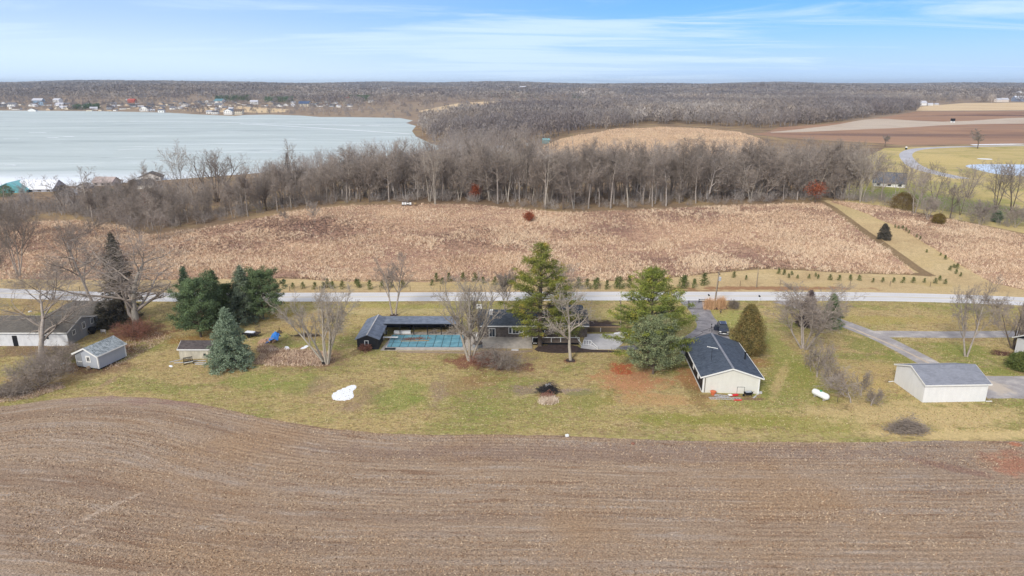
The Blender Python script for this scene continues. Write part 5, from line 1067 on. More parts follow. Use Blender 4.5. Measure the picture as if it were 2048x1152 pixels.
    xe=G(918,648)[0]-x0; fy=121.9-y0; zr=hgt(124.2,640); ze=hgt(121.9,648); s=MB(); s.prism([(fy,ze-.1),(ys,zr-.1),(ys+2.3,ze-.1),(ys+2.3,ze),(ys,zr),(fy,ze)],'x',w/2+.6,xe); s.build('shelter_roof',M['metal_roof'],root)
    MB().box(((w/2+xe)/2+.4,ys+2.1,ze/2-.08),(xe-w/2-.6,.1,ze-.2)).build('back_wall',M['black_siding'],root)
    MB().box((w/2+6.2,ys+1.0,ze/2-.08),(.12,2.0,ze-.2)).build('partition',M['black_siding'],root)
    window(root,(w/2+14,ys+2.04,1.0),.9,1.0,'f',mull=0,name='window'); window(root,(w/2+1.9,ys+2.04,1.1),1.8,1.0,'f','wood',mull=1)
    for k in range(6): xx=w/2+2.0+k*(xe-w/2-2.3)/5; MB().box((xx,fy+.25,ze/2-.06),(.14,.14,ze-.1)).build('post',M['dark_metal'],root)
    MB().box((w/2+.7+(xe-w/2)/2,fy-.03,ze-.05),(xe-w/2-.2,.06,.16)).build('front_beam',M['dark_metal'],root)
    for u,L,lb in((762,2.4,'white bench under the left end of the pool shelter'),(805,3.2,'longer white bench in the middle of the pool shelter')):
        x,_=G(u,667); rr=empty('bench',(x,122.9,0),lb,'bench'); MB().box((0,0,.5),(L,.7,.08)).build('seat',M['white_paint'],rr); 
        for sx in(-1,1): MB().box((sx*L*.4,0,.23),(.08,.6,.46)).build('leg',M['white_paint'],rr)
        MB().box((0,-.3,.25),(L,.05,.4)).build('skirt',M['white_paint'],rr)
    # low plants in front of shelter
    g=np.random.default_rng(8)
    for u,v,lb in((745,677,'dark low plant beside the pool house wall'),(868,668,'brown brush clump under the right half of the shelter'),(905,668,'brown brush clump at the far right end of the shelter')):
        x,y=G(u,v); V,F=clumps(g.normal(size=(40,3))*np.array([.6,.35,.14])+np.array([0,0,.35]),.3,10,.12,3); tag(link('low_plant',npmesh('low_plant',V,F,M['old_spruce'] if u<800 else M['twig_brown']),None,(x,y,.04)),lb,'plant')
pool_area()
def main_house():
    M['dark_stone']=simple('dark_stone_wall',(102,93,86),.9,.4,2.2)
    y0=120.8; xl=G(958,674)[0]*1.0; root=empty('main_house',(xl,y0,0),'low black roofed house with dark walls behind the tallest pine','house')
    xr=G(1168,654)[0]; W=xr-xl; e=hgt(y0-.5,652.5); yr=124.6; r=hgt(yr,620); d=2*(yr-y0); sl=(r-e)/(yr-y0+.5); ew=e+sl*.5
    gable(MB(),W,d,ew-.05,r-.05,'x',x0=0).build('wall',M['dark_stone'],root); groof(MB(),W,d,ew-.05,r-.05,'x',x0=0,over=.5,gover=.3).build('roof',M['roof_black'],root)
    t=MB(); t.box((W/2,-.58,e),(W+.6,.1,.2)); t.build('gutter',M['white_trim'],root)
    # taller cross gable on the right part
    m=MB(); xg=W*.66; groof(m,6.2,d*.9,e+1.35,r+.55,'x',x0=xg,y0=.9,over=.3,gover=.25); m.build('upper_roof',M['roof_black'],root); MB().prism([(1.0,e+.3),(d,e+.3),(d,e+1.3),(d*.5+.45,r+.5),(1.0,e+1.3)],'x',xg+.1,xg+6.1).build('upper_wall',M['dark_stone'],root)
    ch=MB(); cx=G(986,632)[0]-xl-.1; ch.box((cx,yr-y0-1.2,r-.1),(.75,.55,.95)); c=ch.build('roof_vent',M['pale_concrete'],root); MB().box((cx,yr-y0-1.2,r+.42),(.85,.65,.1)).build('vent_cap',M['white_trim'],c)
    for u0,u1,nm,h in((975,988,'door',1.75),(1014,1021,'window',1.35),(1021,1035,'window',1.4),(1036,1042,'window',1.2),(1043,1053,'door',1.7)):
        xa=G(u0,670)[0]-xl+.3; xb=G(u1,670)[0]-xl+.3; hh=h; window(root,((xa+xb)/2,-.003,(hh/2+.05) if nm=='door' else e-.3-hh/2),xb-xa,hh,'f',name=nm,mull=1 if u1-u0>9 else 0,fr=.1)
    for u0,u1 in((1075,1087),(1128,1140)):
        xa=G(u0,670)[0]-xl+.2; xb=G(u1,670)[0]-xl+.2; window(root,((xa+xb)/2,-.003,1.4),xb-xa,.9,'f',mull=0,fr=.08)
    # patio, deck with rails
    pa=G(956,697);pb=G(1065,697); o=MB().prism([(pa[0],pa[1]),(pb[0],pb[1]),(G(1063,675)[0],y0-.02),(xl+.6,y0-.02)],'z',-.1,.10).build('patio',M['concrete']); o['kind']='structure'
    da=G(1065,694); rd=empty('deck',(da[0],da[1],0),'raised wooden deck with white railing behind the pale drooping tree','deck'); dw=G(1160,694)[0]-da[0]; dd=y0-da[1]-.05
    MB().box((dw/2,dd*.6,.45),(dw,dd*.75,.12)).build('floor',M['bark_dark'],rd)
    MB().box((dw/2,dd*.24,.2),(dw-.3,.06,.4)).build('skirting',M['black_plastic'],rd)
    MB().box((dw/2,dd*.24,1.4),(dw,.07,.09)).build('handrail',M['white_trim'],rd)
    for k in range(6): MB().box((.05+k*(dw-.1)/5,dd*.24,.93),(.09,.09,.86)).build('rail_post',M['white_trim'],rd)
    # white stair fences
    for (u0,v0,u1,v1,n,hh,lb) in ((1151,681,1162,692,3,.85,'short sloping white railing beside the deck steps'),(1167,690,1182,691,4,.95,'white panelled railing on the concrete pad'),(1182,691,1195,699,2,.75,'white railing that slopes down at the near edge of the concrete pad')):
        p=G(u0,v0);q=G(u1,v1); rr=empty('white_railing',(p[0],p[1],.0),lb,'railing','white railings by the pad'); L=math.dist(p,q); an=ang_between(p,q); rr.rotation_euler=(0,0,an)
        drop=.35 if 'slop' in lb else 0
        MB().prism([(0,hh),(L,hh-drop),(L,hh-drop+.09),(0,hh+.09)],'y',-.04,.04).build('top_rail',M['white_trim'],rr)
        for k in range(n): x=L*k/(n-1); MB().box((x,0,(hh-drop*k/(n-1))/2),(.09,.09,hh-drop*k/(n-1))).build('post',M['white_trim'],rr)
        MB().box((L/2,0,.15),(L,.04,.07)).build('bottom_rail',M['white_trim'],rr)
    # concrete pad with retaining wall, beds
    a_=G(1160,699);b_=G(1232,699); o=MB().prism([a_,b_,(G(1248,684)[0],G(1248,684)[1]),G(1250,668),G(1172,668)],'z',-.1,.05).build('concrete_pad',M['pale_concrete']); o['kind']='structure'
    p=G(1172,664);q=G(1262,664); rr=empty('board_wall',(p[0],p[1],0),'low brown board wall with pale cap behind the concrete pad','wall'); L=q[0]-p[0]; MB().box((L/2,0,.5),(L,.15,1.0)).build('boards',M['brown_board'],rr); MB().box((L/2,0,1.04),(L+.1,.28,.09)).build('cap',M['wood'],rr); MB().box((L*.32,-.1,.5),(.1,.06,.9)).build('batten',M['white_trim'],rr)
    bed=MB().prism(smooth(px([(1168,640),(1190,646),(1225,650),(1245,654),(1240,662),(1180,660),(1160,655)]),True,1),'z',-.05,.12).build('mulch_bed',M['mulch']); bed['kind']='structure'
    bed=MB().prism(smooth(px([(1065,702),(1080,690),(1150,690),(1165,699),(1240,702),(1240,705),(1160,705),(1110,707)]),True,1),'z',-.05,.07).build('planting_strip',M['mulch']); bed['kind']='structure'
    bed=MB().prism(smooth(px([(790,702),(860,703),(950,704),(1065,700),(1065,704),(990,711),(900,706),(800,706)]),True,1),'z',-.05,.05).build('stone_edging',M['stone']); bed['kind']='structure'
    # hot tub and bits
    x,y=G(955,694); t=empty('hot_tub',(x,y,.05),'grey round covered hot tub at the foot of the big forked tree','hot tub'); MB().lathe([(.85,0),(.9,.1),(.9,.7)],n=16).build('tub',M['house_grey'],t); MB().lathe([(.94,.7),(.94,.82),(.5,.9),(.05,.92)],n=16).build('lid',M['dark_stone'],t)
    x,y=G(1070,688); t=empty('grill_cart',(x,y,0),'black grill cart at the right end of the patio','grill'); MB().box((0,0,.45),(1.1,.6,.8)).build('body',M['black_plastic'],t); MB().box((0,0,1.0),(1.0,.6,.28)).build('lid',M['black_plastic'],t,bevel=.08); MB().box((0,-.36,.3),(.7,.04,.12)).build('shelf',M['white_trim'],t)
    for u,v,lb in((953,675,'small white ball lamp at the left corner of the dark house'),):
        x,y=G(u,v); tag(MB().lathe([(.06,0),(.06,.3),(.15,.4),(.12,.55),(.03,.6)],n=8).build('garden_lamp',M['white_paint'],None,(x,y,.1)),lb,'lamp')
    x,y=G(1030,700); tag(MB().box((0,0,.12),(1.3,.5,.22)).build('stone_step',M['pale_concrete'],None,(x,y-.2,0),bevel=.04),'pale concrete step below the patio edge','step')
    # basketball hoop behind the house
    x,y=G(958,630); b=empty('basketball_hoop',(x,y,0),'white basketball backboard standing behind the left end of the house roof','basketball hoop'); zb=hgt(y,613)
    MB().tube((0,.5,0),(0,.1,zb),.07,n=8).build('pole',M['dark_metal'],b); MB().box((0,0,zb),(1.35,.06,1.0)).build('backboard',M['white_paint'],b); MB().box((0,-.05,zb-.05),(.12,.04,.8)).box((0,-.06,zb+.15),(.5,.03,.06)).build('backboard_marking',M['black_plastic'],b)
    rim=MB(); 
    for k in range(12): a0=k*math.pi/6;a1=a0+math.pi/6; rim.tube((.23*math.cos(a0),-.3+.23*math.sin(a0),zb-.3),(.23*math.cos(a1),-.3+.23*math.sin(a1),zb-.3),.02,n=4)
    rim.build('rim',M['black_plastic'],b)
main_house()
# ------------------------------------------------------------ the car, the tank and other yard things
def car():
    x,y=G(1445,664); paint=simple('dark_blue_car_paint',(40,46,60),.25,.05,1,spec=.6); r=empty('parked_car',(x,y,.02),'dark blue sport utility car with an open door on the asphalt driveway','car',None,R(-10))
    # local: length along y, nose at -y ; half section extruded across x with taper
    def hull(prof,wb,wt,zb,zt):
        m=MB(); n=len(prof); vs=[]
        for sx in(-1,1):
            for (yy,zz) in prof: t=max(0,min(1,(zz-zb)/(zt-zb))); vs.append((sx*(wb+(wt-wb)*t*t)/2,yy,zz))
        return m.add(vs,[tuple(range(n)),tuple(range(2*n-1,n-1,-1))]+[(i,n+i,n+(i+1)%n,(i+1)%n) for i in range(n)])
    hull([(-2.3,.35),(-2.35,.7),(-2.2,.95),(-1.25,1.12),(-1.0,1.14),(1.9,1.16),(2.25,1.1),(2.35,.7),(2.3,.35)],1.86,1.74,.3,1.2).build('body',paint,r,bevel=.05)
    hull([(-1.25,1.1),(-.45,1.62),(-.2,1.68),(1.35,1.7),(1.75,1.6),(2.2,1.1)],1.7,1.3,1.1,1.7).build('cabin',M['glass'],r,bevel=.03)
    hull([(-.42,1.66),(-.2,1.70),(1.35,1.72),(1.72,1.63),(1.7,1.66),(1.35,1.76),(-.2,1.745),(-.45,1.69)],1.32,1.3,1.6,1.76).build('roof',paint,r)
    for sx in(-1,1): MB().box((sx*.58,.55,1.79),(.05,1.9,.05)).build('roof_rail',M['alu'],r)
    MB().box((0,-2.33,.66),(1.1,.06,.22)).build('grille',M['black_plastic'],r); MB().box((0,-2.36,.47),(1.7,.08,.12)).build('bumper',M['alu'],r); MB().box((0,-2.41,.52),(.5,.02,.14)).build('number_plate',M['white_paint'],r)
    for sx in(-1,1): MB().box((sx*.72,-2.27,.82),(.34,.14,.16),rz=sx*.25).build('headlight',M['white_paint'],r,bevel=.02)
    for sx in(-1,1): MB().box((sx*1.0,-.75,1.16),(.2,.14,.15)).build('wing_mirror',paint,r,bevel=.03)
    for sx in(-1,1):
        for yy in(-1.45,1.45):
            t=MB().tube((sx*.70,yy,.36),(sx*.95,yy,.36),.36,n=18).build('wheel',M['black_plastic'],r); MB().tube((sx*.951,yy,.36),(sx*.965,yy,.36),.22,n=10).build('rim',M['alu'],t)
    d=MB(); d.box((-1.32,-.42,.78),(.9,.08,.75)); dr=d.build('open_door',paint,r,bevel=.03); MB().box((-1.28,-.42,1.36),(.72,.05,.42)).build('door_window',M['glass'],dr)
    x,y=G(1422,664); t=empty('tripod',(x,y,0),'thin tripod standing on the asphalt left of the parked car','tripod'); 
    for k in range(3): a=k*2.09+.4; MB().tube((0,0,1.25),(.42*math.cos(a),.42*math.sin(a),0),.025,n=5).build('leg',M['dark_metal'],t)
    MB().tube((0,0,1.2),(0,0,1.5),.03,n=6).build('column',M['dark_metal'],t); MB().box((0,0,1.58),(.18,.2,.16)).build('head',M['black_plastic'],t)
car()
def tank():
    x,y=G(1640,797); r=empty('propane_tank',(x,y,0),'white horizontal propane tank with green cap on the lawn','gas tank',None,R(-62))
    prof=[(.02,-1.45),(.25,-1.4),(.42,-1.25),(.5,-1.0),(.5,1.0),(.42,1.25),(.25,1.4),(.02,1.45)]
    MB().lathe(prof,(0,0,.72),20,'x').build('tank_body',M['white_paint'],r,smooth=True)
    n=simple('green_cap_paint',(70,150,110),.5,.1,2); MB().lathe([(.2,1.16),(.2,1.3),(.12,1.38)],n=10).build('valve_cap',n,r)
    for s in(-.8,.8): MB().box((s,0,.14),(.14,.7,.28)).build('foot',M['concrete'],r)
    x,y=G(1674,805); tag(MB().tube((0,0,-.1),(.05,0,1.0),.04,n=6).build('marker_stake',M['bark_dark'],None,(x,y,0)),'thin dark stake right of the white propane tank','stake')
    x,y=G(1222,712); tag(MB().tube((0,0,-.1),(.02,0,1.5),.03,n=6).build('garden_stake',M['bark_dark'],None,(x,y,0)),'thin dark stake on the lawn below the concrete pad','stake')
tank()
def yard_bits():
    # ladders
    def ladder(u0,v0,u1,v1,lb,z):
        a=G(u0,v0);b=G(u1,v1); r=empty('ladder',(a[0],a[1],z),lb,'ladder',None,ang_between(a,b)); L=math.dist(a,b)
        for s in(-.26,.26): MB().box((L/2,s,.06),(L,.05,.1)).build('rail',M['alu'],r)
        n=int(L/.42)
        for k in range(n): MB().tube(((k+.5)*L/n,-.25,.07),((k+.5)*L/n,.25,.07),.028,n=6).build('rung',M['alu'],r)
    ladder(1418,797,1482,798,'longer aluminium ladder lying flat on the grass behind the cream garage',0); ladder(1428,792,1458,796,'shorter aluminium ladder lying across the longer one',.13)
    x,y=G(1468,791); r=empty('red_sled',(x,y,.02),'red plastic sled lying by the ladders against the cream garage','sled',None,.3); MB().prism([(-.75,-.25),(.55,-.3),(.8,0),(.55,.3),(-.75,.25)],'z',0,.12).build('hull',M['red_plastic'],r,bevel=.04); MB().box((-.7,.0,.18),(.5,.5,.1)).build('seat',M['white_paint'],r)
    x,y=G(1474,799); tag(MB().prism([(-.6,-.2),(.6,-.2),(.75,.1),(-.4,.2)],'z',0,.08).build('red_tarp_scrap',M['red_plastic'],None,(x,y-.2,.01)),'flat red scrap under the right end of the ladder','scrap')
    x,y=G(1426,789); r=empty('orange_tub',(x,y,0),'faded orange tub behind the left end of the ladders','tub'); MB().lathe([(.32,0),(.42,.5),(.46,.52)],n=12).build('tub_body',M['orange_plastic'],r); MB().lathe([(.47,.5),(.48,.56),(.2,.62),(.02,.63)],n=12).build('lid',M['orange_plastic'],r)
    x,y=G(1496,792); r=empty('wheelbarrow',(x,y,0),'black wheelbarrow with grey load at the right corner of the cream garage','wheelbarrow',None,R(10))
    MB().prism([(-.55,.35),(.4,.3),(.65,.7),(-.65,.66)],'y',-.33,.33).build('tray',M['black_plastic'],r,bevel=.03); MB().box((0,0,.72),(.9,.5,.16)).build('load',M['grey_siding'],r,bevel=.05); MB().tube((-.72,-.05,.2),(-.72,.05,.2),.2,n=12).build('wheel',M['black_plastic'],r)
    for s in(-1,1): MB().tube((-.65,s*.1,.25),(1.15,s*.32,.55),.025,n=5).build('handle',M['wood'],r); MB().tube((.35,s*.25,.35),(.45,s*.25,0),.025,n=5).build('leg',M['dark_metal'],r)
    for k,(u,v,lb) in enumerate([(1520,787,'white block at the right corner of the cream garage'),(1517,792,'pale wood scrap beside the wheelbarrow'),(1510,794,'flat board in front of the wheelbarrow'),(1500,803,'small white scrap on the grass in front of the wheelbarrow')]):
        x,y=G(u,v); s=[(.5,.35,.3),(.8,.2,.1),(1.1,.25,.06),(.2,.15,.1)][k]; tag(MB().box((0,0,s[2]/2+.02),s,k*.4).build('scrap_block',M['pale_concrete'] if k%2==0 else M['wood'],None,(x,y,0)),lb,'scrap')
    # wooden rail fence section
    a=G(1678,757);b=G(1702,765); r=empty('rail_fence',(a[0],a[1],0),'short piece of wooden rail fence among the small fruit trees','fence',None,ang_between(a,b)-.9); L=4.2
    for k in range(3): MB().box((k*L/2,0,.75),(.14,.14,1.6)).build('post',M['wood'],r)
    for k in range(4): MB().box((L/2,-.1,.3+k*.36),(L+.3,.06,.16)).build('rail',M['wood'],r)
    # brush piles
    def brush(u,v,wx,wy,h,n,lb,mat,seed,name='brush_pile',Lm=1.6):
        x,y=G(u,v); g=np.random.default_rng(seed); c=g.normal(size=(n,3))*np.array([wx*.45,wy*.45,0]); c[:,2]=np.abs(g.normal(size=n))*h*.35*np.exp(-((c[:,0]/wx)**2+(c[:,1]/wy)**2)); a=g.uniform(0,6.28,n); L=g.uniform(.3*Lm,Lm,n)[:,None]
        d=np.c_[np.cos(a),np.sin(a)*.8,g.normal(0,.22,n)]*L*.5; A=np.c_[c-d,c+d,np.full(n,.035),np.full(n,.018),np.ones(n)]; A[:,[2,5]]=np.abs(A[:,[2,5]])+.02
        V,F=tubes(A,3); tag(link(name,npmesh(name,V,F,M[mat]),None,(x,y,0)),lb,'brush pile')
    M['char']=simple('charred_wood',(60,57,58),.9,.5,2)
    brush(1815,862,2.5,1.2,2.6,1100,'low dark brush pile on the tan grass at the field edge','twig_brown',1); brush(1096,783,1.5,1.3,1.7,900,'charred black heap of burnt branches on the lawn','char',2,'burn_pile',.8); brush(1096,794,1.3,1.2,1.0,260,'rust brown branches on the near side of the burnt heap','twig_red',3,'brush_pile',.9)
    brush(612,672,2.6,.5,.7,260,'low heap of cut branches left of the vase shaped tree','bark_dark',4); brush(1640,806,1.2,.4,.3,1,'x','bark_dark',5) if False else None
    x,y=G(1096,782); tag(MB().box((0,0,.5),(.9,.12,.1),.4,ry=-.3).box((.3,.2,.45),(.7,.1,.08),-.6,ry=.2).box((-.3,.1,.5),(.5,.1,.1),1.2).build('charred_boards',M['pale_concrete'],None,(x,y,.55)),'pale ash covered boards on top of the burnt heap','boards')
    # woodpile with tarp
    x,y=G(545,684); r=empty('woodpile',(x,y,0),'heap of split firewood half covered with a blue tarp','woodpile'); g=random.Random(8); m=MB()
    for k in range(120):
        px_=g.uniform(-2.4,.8); py=g.uniform(-.9,.7); top=1.7*(1-abs(px_-.9)/3.6)*(1-abs(py)*.5); z=g.uniform(.1,max(.15,top)); m.tube((px_,py-.25,z),(px_+g.uniform(-.25,.25),py+.3,z+g.uniform(-.12,.12)),g.uniform(.09,.16),n=5)
    m.build('firewood',M['log'],r)
    V=[];F=[];nu,nv=14,12
    for j in range(nv+1):
        for i in range(nu+1):
            s=i/nu;t=j/nv; X=-1.5+s*2.9; Y=-1.0+t*2.1; Z=2.0*math.exp(-((X-.7)/1.15)**2)*(1-.75*abs(t-.5)**1.5*2)+.12*math.sin(i*1.9+j)*(.4+t); Z=max(Z-(.25 if (X<-.9 and t<.4) else 0),.12+.9*max(0,(.9-abs(X-.2)))*.3); V.append((X,Y,Z))
    F=[(j*(nu+1)+i,j*(nu+1)+i+1,(j+1)*(nu+1)+i+1,(j+1)*(nu+1)+i) for j in range(nv) for i in range(nu)]; MB().add(V,F).build('tarp',M['tarp'],r)
    x,y=G(559,667); r=empty('log_splitter',(x,y,0),'small dark machine behind the blue tarp woodpile','machine'); MB().box((0,0,.35),(.7,.5,.4)).build('body',M['bark_dark'],r); MB().tube((0,0,.5),(0,.1,1.2),.07,n=6).build('mast',M['dark_metal'],r); MB().tube((-.3,-.27,.2),(-.3,.27,.2),.2,n=10).build('wheel',M['black_plastic'],r)
    x,y=G(549,684.5); tag(MB().box((0,0,.06),(.6,.4,.1)).build('paver',M['wood'],None,(x,y-.3,0)),'flat tan block lying in front of the blue tarp','block')
    x,y=G(648,729); tag(MB().lathe([(.3,0),(.42,.4),(.42,.55),(.3,.57)],n=12).build('black_tub',M['black_plastic'],None,(x,y,0)),'black tub at the foot of the vase shaped tree','tub')
    # trailer
    x,y=G(503,672); r=empty('utility_trailer',(x,y,0),'dark utility trailer with raised mesh ramp and snow on it behind the blue grey spruce','trailer',None,R(-12)); MB().box((0,0,.55),(3.0,1.8,.14)).build('bed',M['dark_metal'],r); MB().box((-.3,0,.72),(1.9,1.3,.22)).build('snow_load',M['snow'],r,bevel=.1)
    for s in(-1,1): MB().tube((.1,s*.95,.3),(.1,s*1.12,.3),.3,n=14).build('wheel',M['black_plastic'],r)
    gate=MB(); 
    for k in range(6): gate.box((1.5,-.8+k*.32,1.3),(.05,.05,1.5))
    for z in(.6,2.03): gate.box((1.5,0,z),(.06,1.75,.06))
    gate.build('ramp_gate',M['bark_dark'],r); MB().box((0,-.9,.8),(3.0,.05,.3)).build('side_rail',M['dark_metal'],r)
    # hives on the ridge
    for k,(u,c,lb) in enumerate([(806,0,'leftmost white hive box on the meadow crest'),(811,0,'second white hive box from the left on the meadow crest'),(816,0,'third hive box, white with a dark foot, on the meadow crest'),(821,0,'fourth, rightmost clean white hive box on the meadow crest'),(831,1,'tan hive box standing apart on the right of the white ones')]):
        x,y=G(u,411); z=tz(x,y); r=empty('bee_hive',(x,y,z),lb,'bee hive','bee hives on the meadow crest'); MB().box((0,0,.2),(.7,.6,.3)).build('stand',M['black_plastic'],r); MB().box((0,0,.75),(.62,.55,.8 if k!=2 else .5)).build('box',M['white_paint'] if not c else M['wood'],r); MB().box((0,0,1.19 if k!=2 else 1.04),(.7,.63,.06)).build('lid',M['dark_metal'],r)
    # mulch rings
    for u,v,rx in((788,630,.9),(1141,721,.9)):
        x,y=G(u,v); o=MB().lathe([(rx,-.02),(rx*.8,.07),(.1,.12)],n=14).build('mulch_ring',M['mulch'],None,(x,y,0)); o['kind']='structure'
    # field debris
    x,y=G(1134,873); tag(MB().box((0,0,.15),(.45,.35,.3),.4).build('white_box',M['white_paint'],None,(x,y,0),bevel=.03),'small white box lying at the near edge of the lawn','box')
    x,y=G(1266,888); tag(MB().lathe([(.25,-.02),(.3,.1),(.12,.24)],n=7).build('dirt_clod',M['twig_red'],None,(x,y,0)),'brown clod on the tilled field below the white box','clod')
yard_bits()
def poles():
    def pole(u,v,vt,lean,lb,trans=False,arm=True,r_=.15):
        x,y=G(u,v); z=tz(x,y); h=hgt(y,vt)-z; r=empty('utility_pole',(x,y,z),lb,'utility pole'); r.rotation_euler=(0,lean,0)
        MB().tube((0,0,-.3),(0,0,h),r_,r_*.7,n=10).build('pole',M['pole_wood'],r)
        if arm: 
            MB().box((0,0,h-.35),(.12,1.5,.12)).build('crossarm',M['bark_dark'],r)
            for k in(-1,0,1): MB().lathe([(.05,0),(.07,.1),(.03,.16)],(0,k*.65,h-.28),8).build('insulator',M['dark_metal'],r)
        if trans: MB().lathe([(.22,0),(.27,.05),(.27,.75),(.2,.85),(.05,.9)],(.38,0,h-1.9),12).build('transformer',M['alu'],r)
        MB().tube((.17,-.04,0),(.14,-.04,h*.75),.03,n=5).build('conduit',M['dark_metal'],r)
        return x,y,h
    p1=pole(1428,614,544,.055,'leaning utility pole with a grey transformer between two ornamental grass clumps',True)
    pole(1512,575,536,.02,'thin plain utility pole beyond the road',False,False,.09); p3=pole(1242,672,601,-.06,'utility pole with small grey box left of the broad pine',False,True,.11)
    # bed, mailboxes, posts
    x,y=G(1434,617); o=MB().prism(smooth([(x-2,y-.7),(x+2.2,y-.7),(x+2.4,y+1),(x-1.6,y+1)],True,2),'z',-.03,.08).build('entrance_bed',M['mulch']); o['kind']='structure'
    for u,v,lb in((1417,600,'dark mailbox on a white post by the road, behind the orange grass'),(1518,602,'dark topped white mailbox post by the road, right of the driveway entrance')):
        x,y=G(u,v); r=empty('mailbox',(x,y,0),lb,'mailbox'); MB().box((0,0,.5),(.12,.12,1.1)).build('post',M['white_paint'],r); MB().prism([(-.14,1.0),(.14,1.0),(.14,1.2),(.07,1.3),(-.07,1.3),(-.14,1.2)],'y',-.28,.28).build('box',M['black_plastic'],r)
    x,y=G(1406,605); r=empty('rail_barrier',(x,y,0),'short black two rail barrier at the left of the orange grass clump','fence'); MB().box((0,0,.7),(2.0,.08,.12)).build('rail',M['black_plastic'],r); MB().box((0,0,.3),(2.0,.08,.12)).build('rail',M['black_plastic'],r)
    for s in(-1,1): MB().box((s*.9,0,.4),(.12,.12,.85)).build('post',M['black_plastic'],r)
    x,y=G(1441,627); r=empty('garden_statue',(x,y,0),'small dark bird like ornament on the grass below the ornamental grass bed','ornament'); MB().lathe([(.05,.2),(.2,.35),(.18,.55),(.05,.7)],n=8).build('body',M['bark_dark'],r); MB().tube((.1,0,.6),(.22,0,1.0),.05,.03,n=6).build('neck',M['bark_dark'],r); MB().tube((0,0,0),(0,0,.25),.03,n=5).build('leg',M['dark_metal'],r)
    # roadside wire fence
    r=None; pts=[(100,583),(400,582),(700,583),(1000,580),(1200,579)]; P=resample(px(pts),6.5,0,False); r=empty('wire_fence',(P[0][0],P[0][1],0),'thin wire fence with dark steel posts along the far side of the road','fence')
    for p in P: MB().tube((0,0,-.2),(0,0,1.25),.05,n=5).build('post',M['dark_metal'],r,(p[0]-P[0][0],p[1]-P[0][1],0))
    m=MB(); 
    for a,b in zip(P[:-1],P[1:]):
        for z in(.5,.85,1.2): m.tube((a[0]-P[0][0],a[1]-P[0][1],z),(b[0]-P[0][0],b[1]-P[0][1],z),.008,n=3,cap=False)
    m.build('wire',M['dark_metal'],r)
    P=resample(px([(1480,572),(1560,571),(1700,571),(1860,574)]),9,0,False); r=empty('wire_fence',(P[0][0],P[0][1],0),'sparse line of fence posts beyond the road on the right','fence')
    for p in P: MB().tube((0,0,-.2),(0,0,1.3),.05,n=5).build('post',M['bark_dark'],r,(p[0]-P[0][0],p[1]-P[0][1],0))
    # pressure ridges and snow streaks on the ice
    for pts,w_ in (([(-300,241),(0,242),(350,243),(500,246),(700,251.5),(760,250.5)],4.0),([(480,247.5),(581,252.5),(700,260),(822,268)],3.6),([(700,252),(820,248)],2.2),([(58,265),(92,265.4)],3.2),([(94,275.3),(116,275.4)],3.2),([(126,273.2),(147,273.4)],3.2),([(7,278),(38,278)],2.6),([(10,330.4),(31,330.6)],1.8),([(236,300),(284,297.6)],1.6),([(520,302.5),(560,301)],1.5)):
        C=[flat(u,v,LAKEZ) for u,v in pts]; Q=resample(strip(C,w_) if len(C)>2 else strip([C[0],((C[0][0]+C[1][0])/2,(C[0][1]+C[1][1])/2+2),C[1]],w_),9,.5,True,3); m=MB(); n=len(Q); m.add([(q[0],q[1],LAKEZ+.06) for q in Q],[tuple(range(n))]); o=m.build('ice_ridge',M['snow']); o['kind']='structure'
    # road lines
    M['line']=simple('road_line_paint',(236,236,236),.7,.04,1); M['yline']=simple('yellow_line_paint',(226,206,150),.7,.06,1)
    for off,w_,mt in((-2.95,.16,'line'),(2.95,.16,'line'),(-.12,.1,'yline'),(.12,.1,'yline')):
        C=smooth(rc,False,2); V=[];n=len(C)
        for i,p in enumerate(C):
            a=Vector(C[max(i-1,0)]);b=Vector(C[min(i+1,n-1)]);d=(b-a).normalized();nn=Vector((-d.y,d.x)); 
            for s in(-w_/2,w_/2): q=Vector(p)+nn*(off+s); V.append((q.x,q.y,tz(q.x,q.y)+.02))
        o=MB().add(V,[(2*i,2*i+2,2*i+3,2*i+1) for i in range(n-1)]).build('road_marking',M[mt]); o['kind']='structure'
poles()
def corner_house():
    x,y=G(2078,733); r=empty('white_house',(x,y,0),'corner of a white house with dark roof cut off by the right edge','house'); MB().box((4,3,1.5),(8,6,3.0)).build('wall',M['white_siding'],r); groof(MB(),8,6,3,4.6,'x',x0=0,over=.5,gover=.5).build('roof',M['roof_black'],r); gtrim(MB(),8,6,3,4.6,'x',x0=0,over=.5,gover=.5).build('fascia',M['white_trim'],r); MB().tube((-.1,-.1,.2),(-.1,-.1,2.9),.07,n=6).tube((-.1,-.1,.2),(-.9,-.3,.08),.07,n=6).build('downspout',M['white_trim'],r)
corner_house()
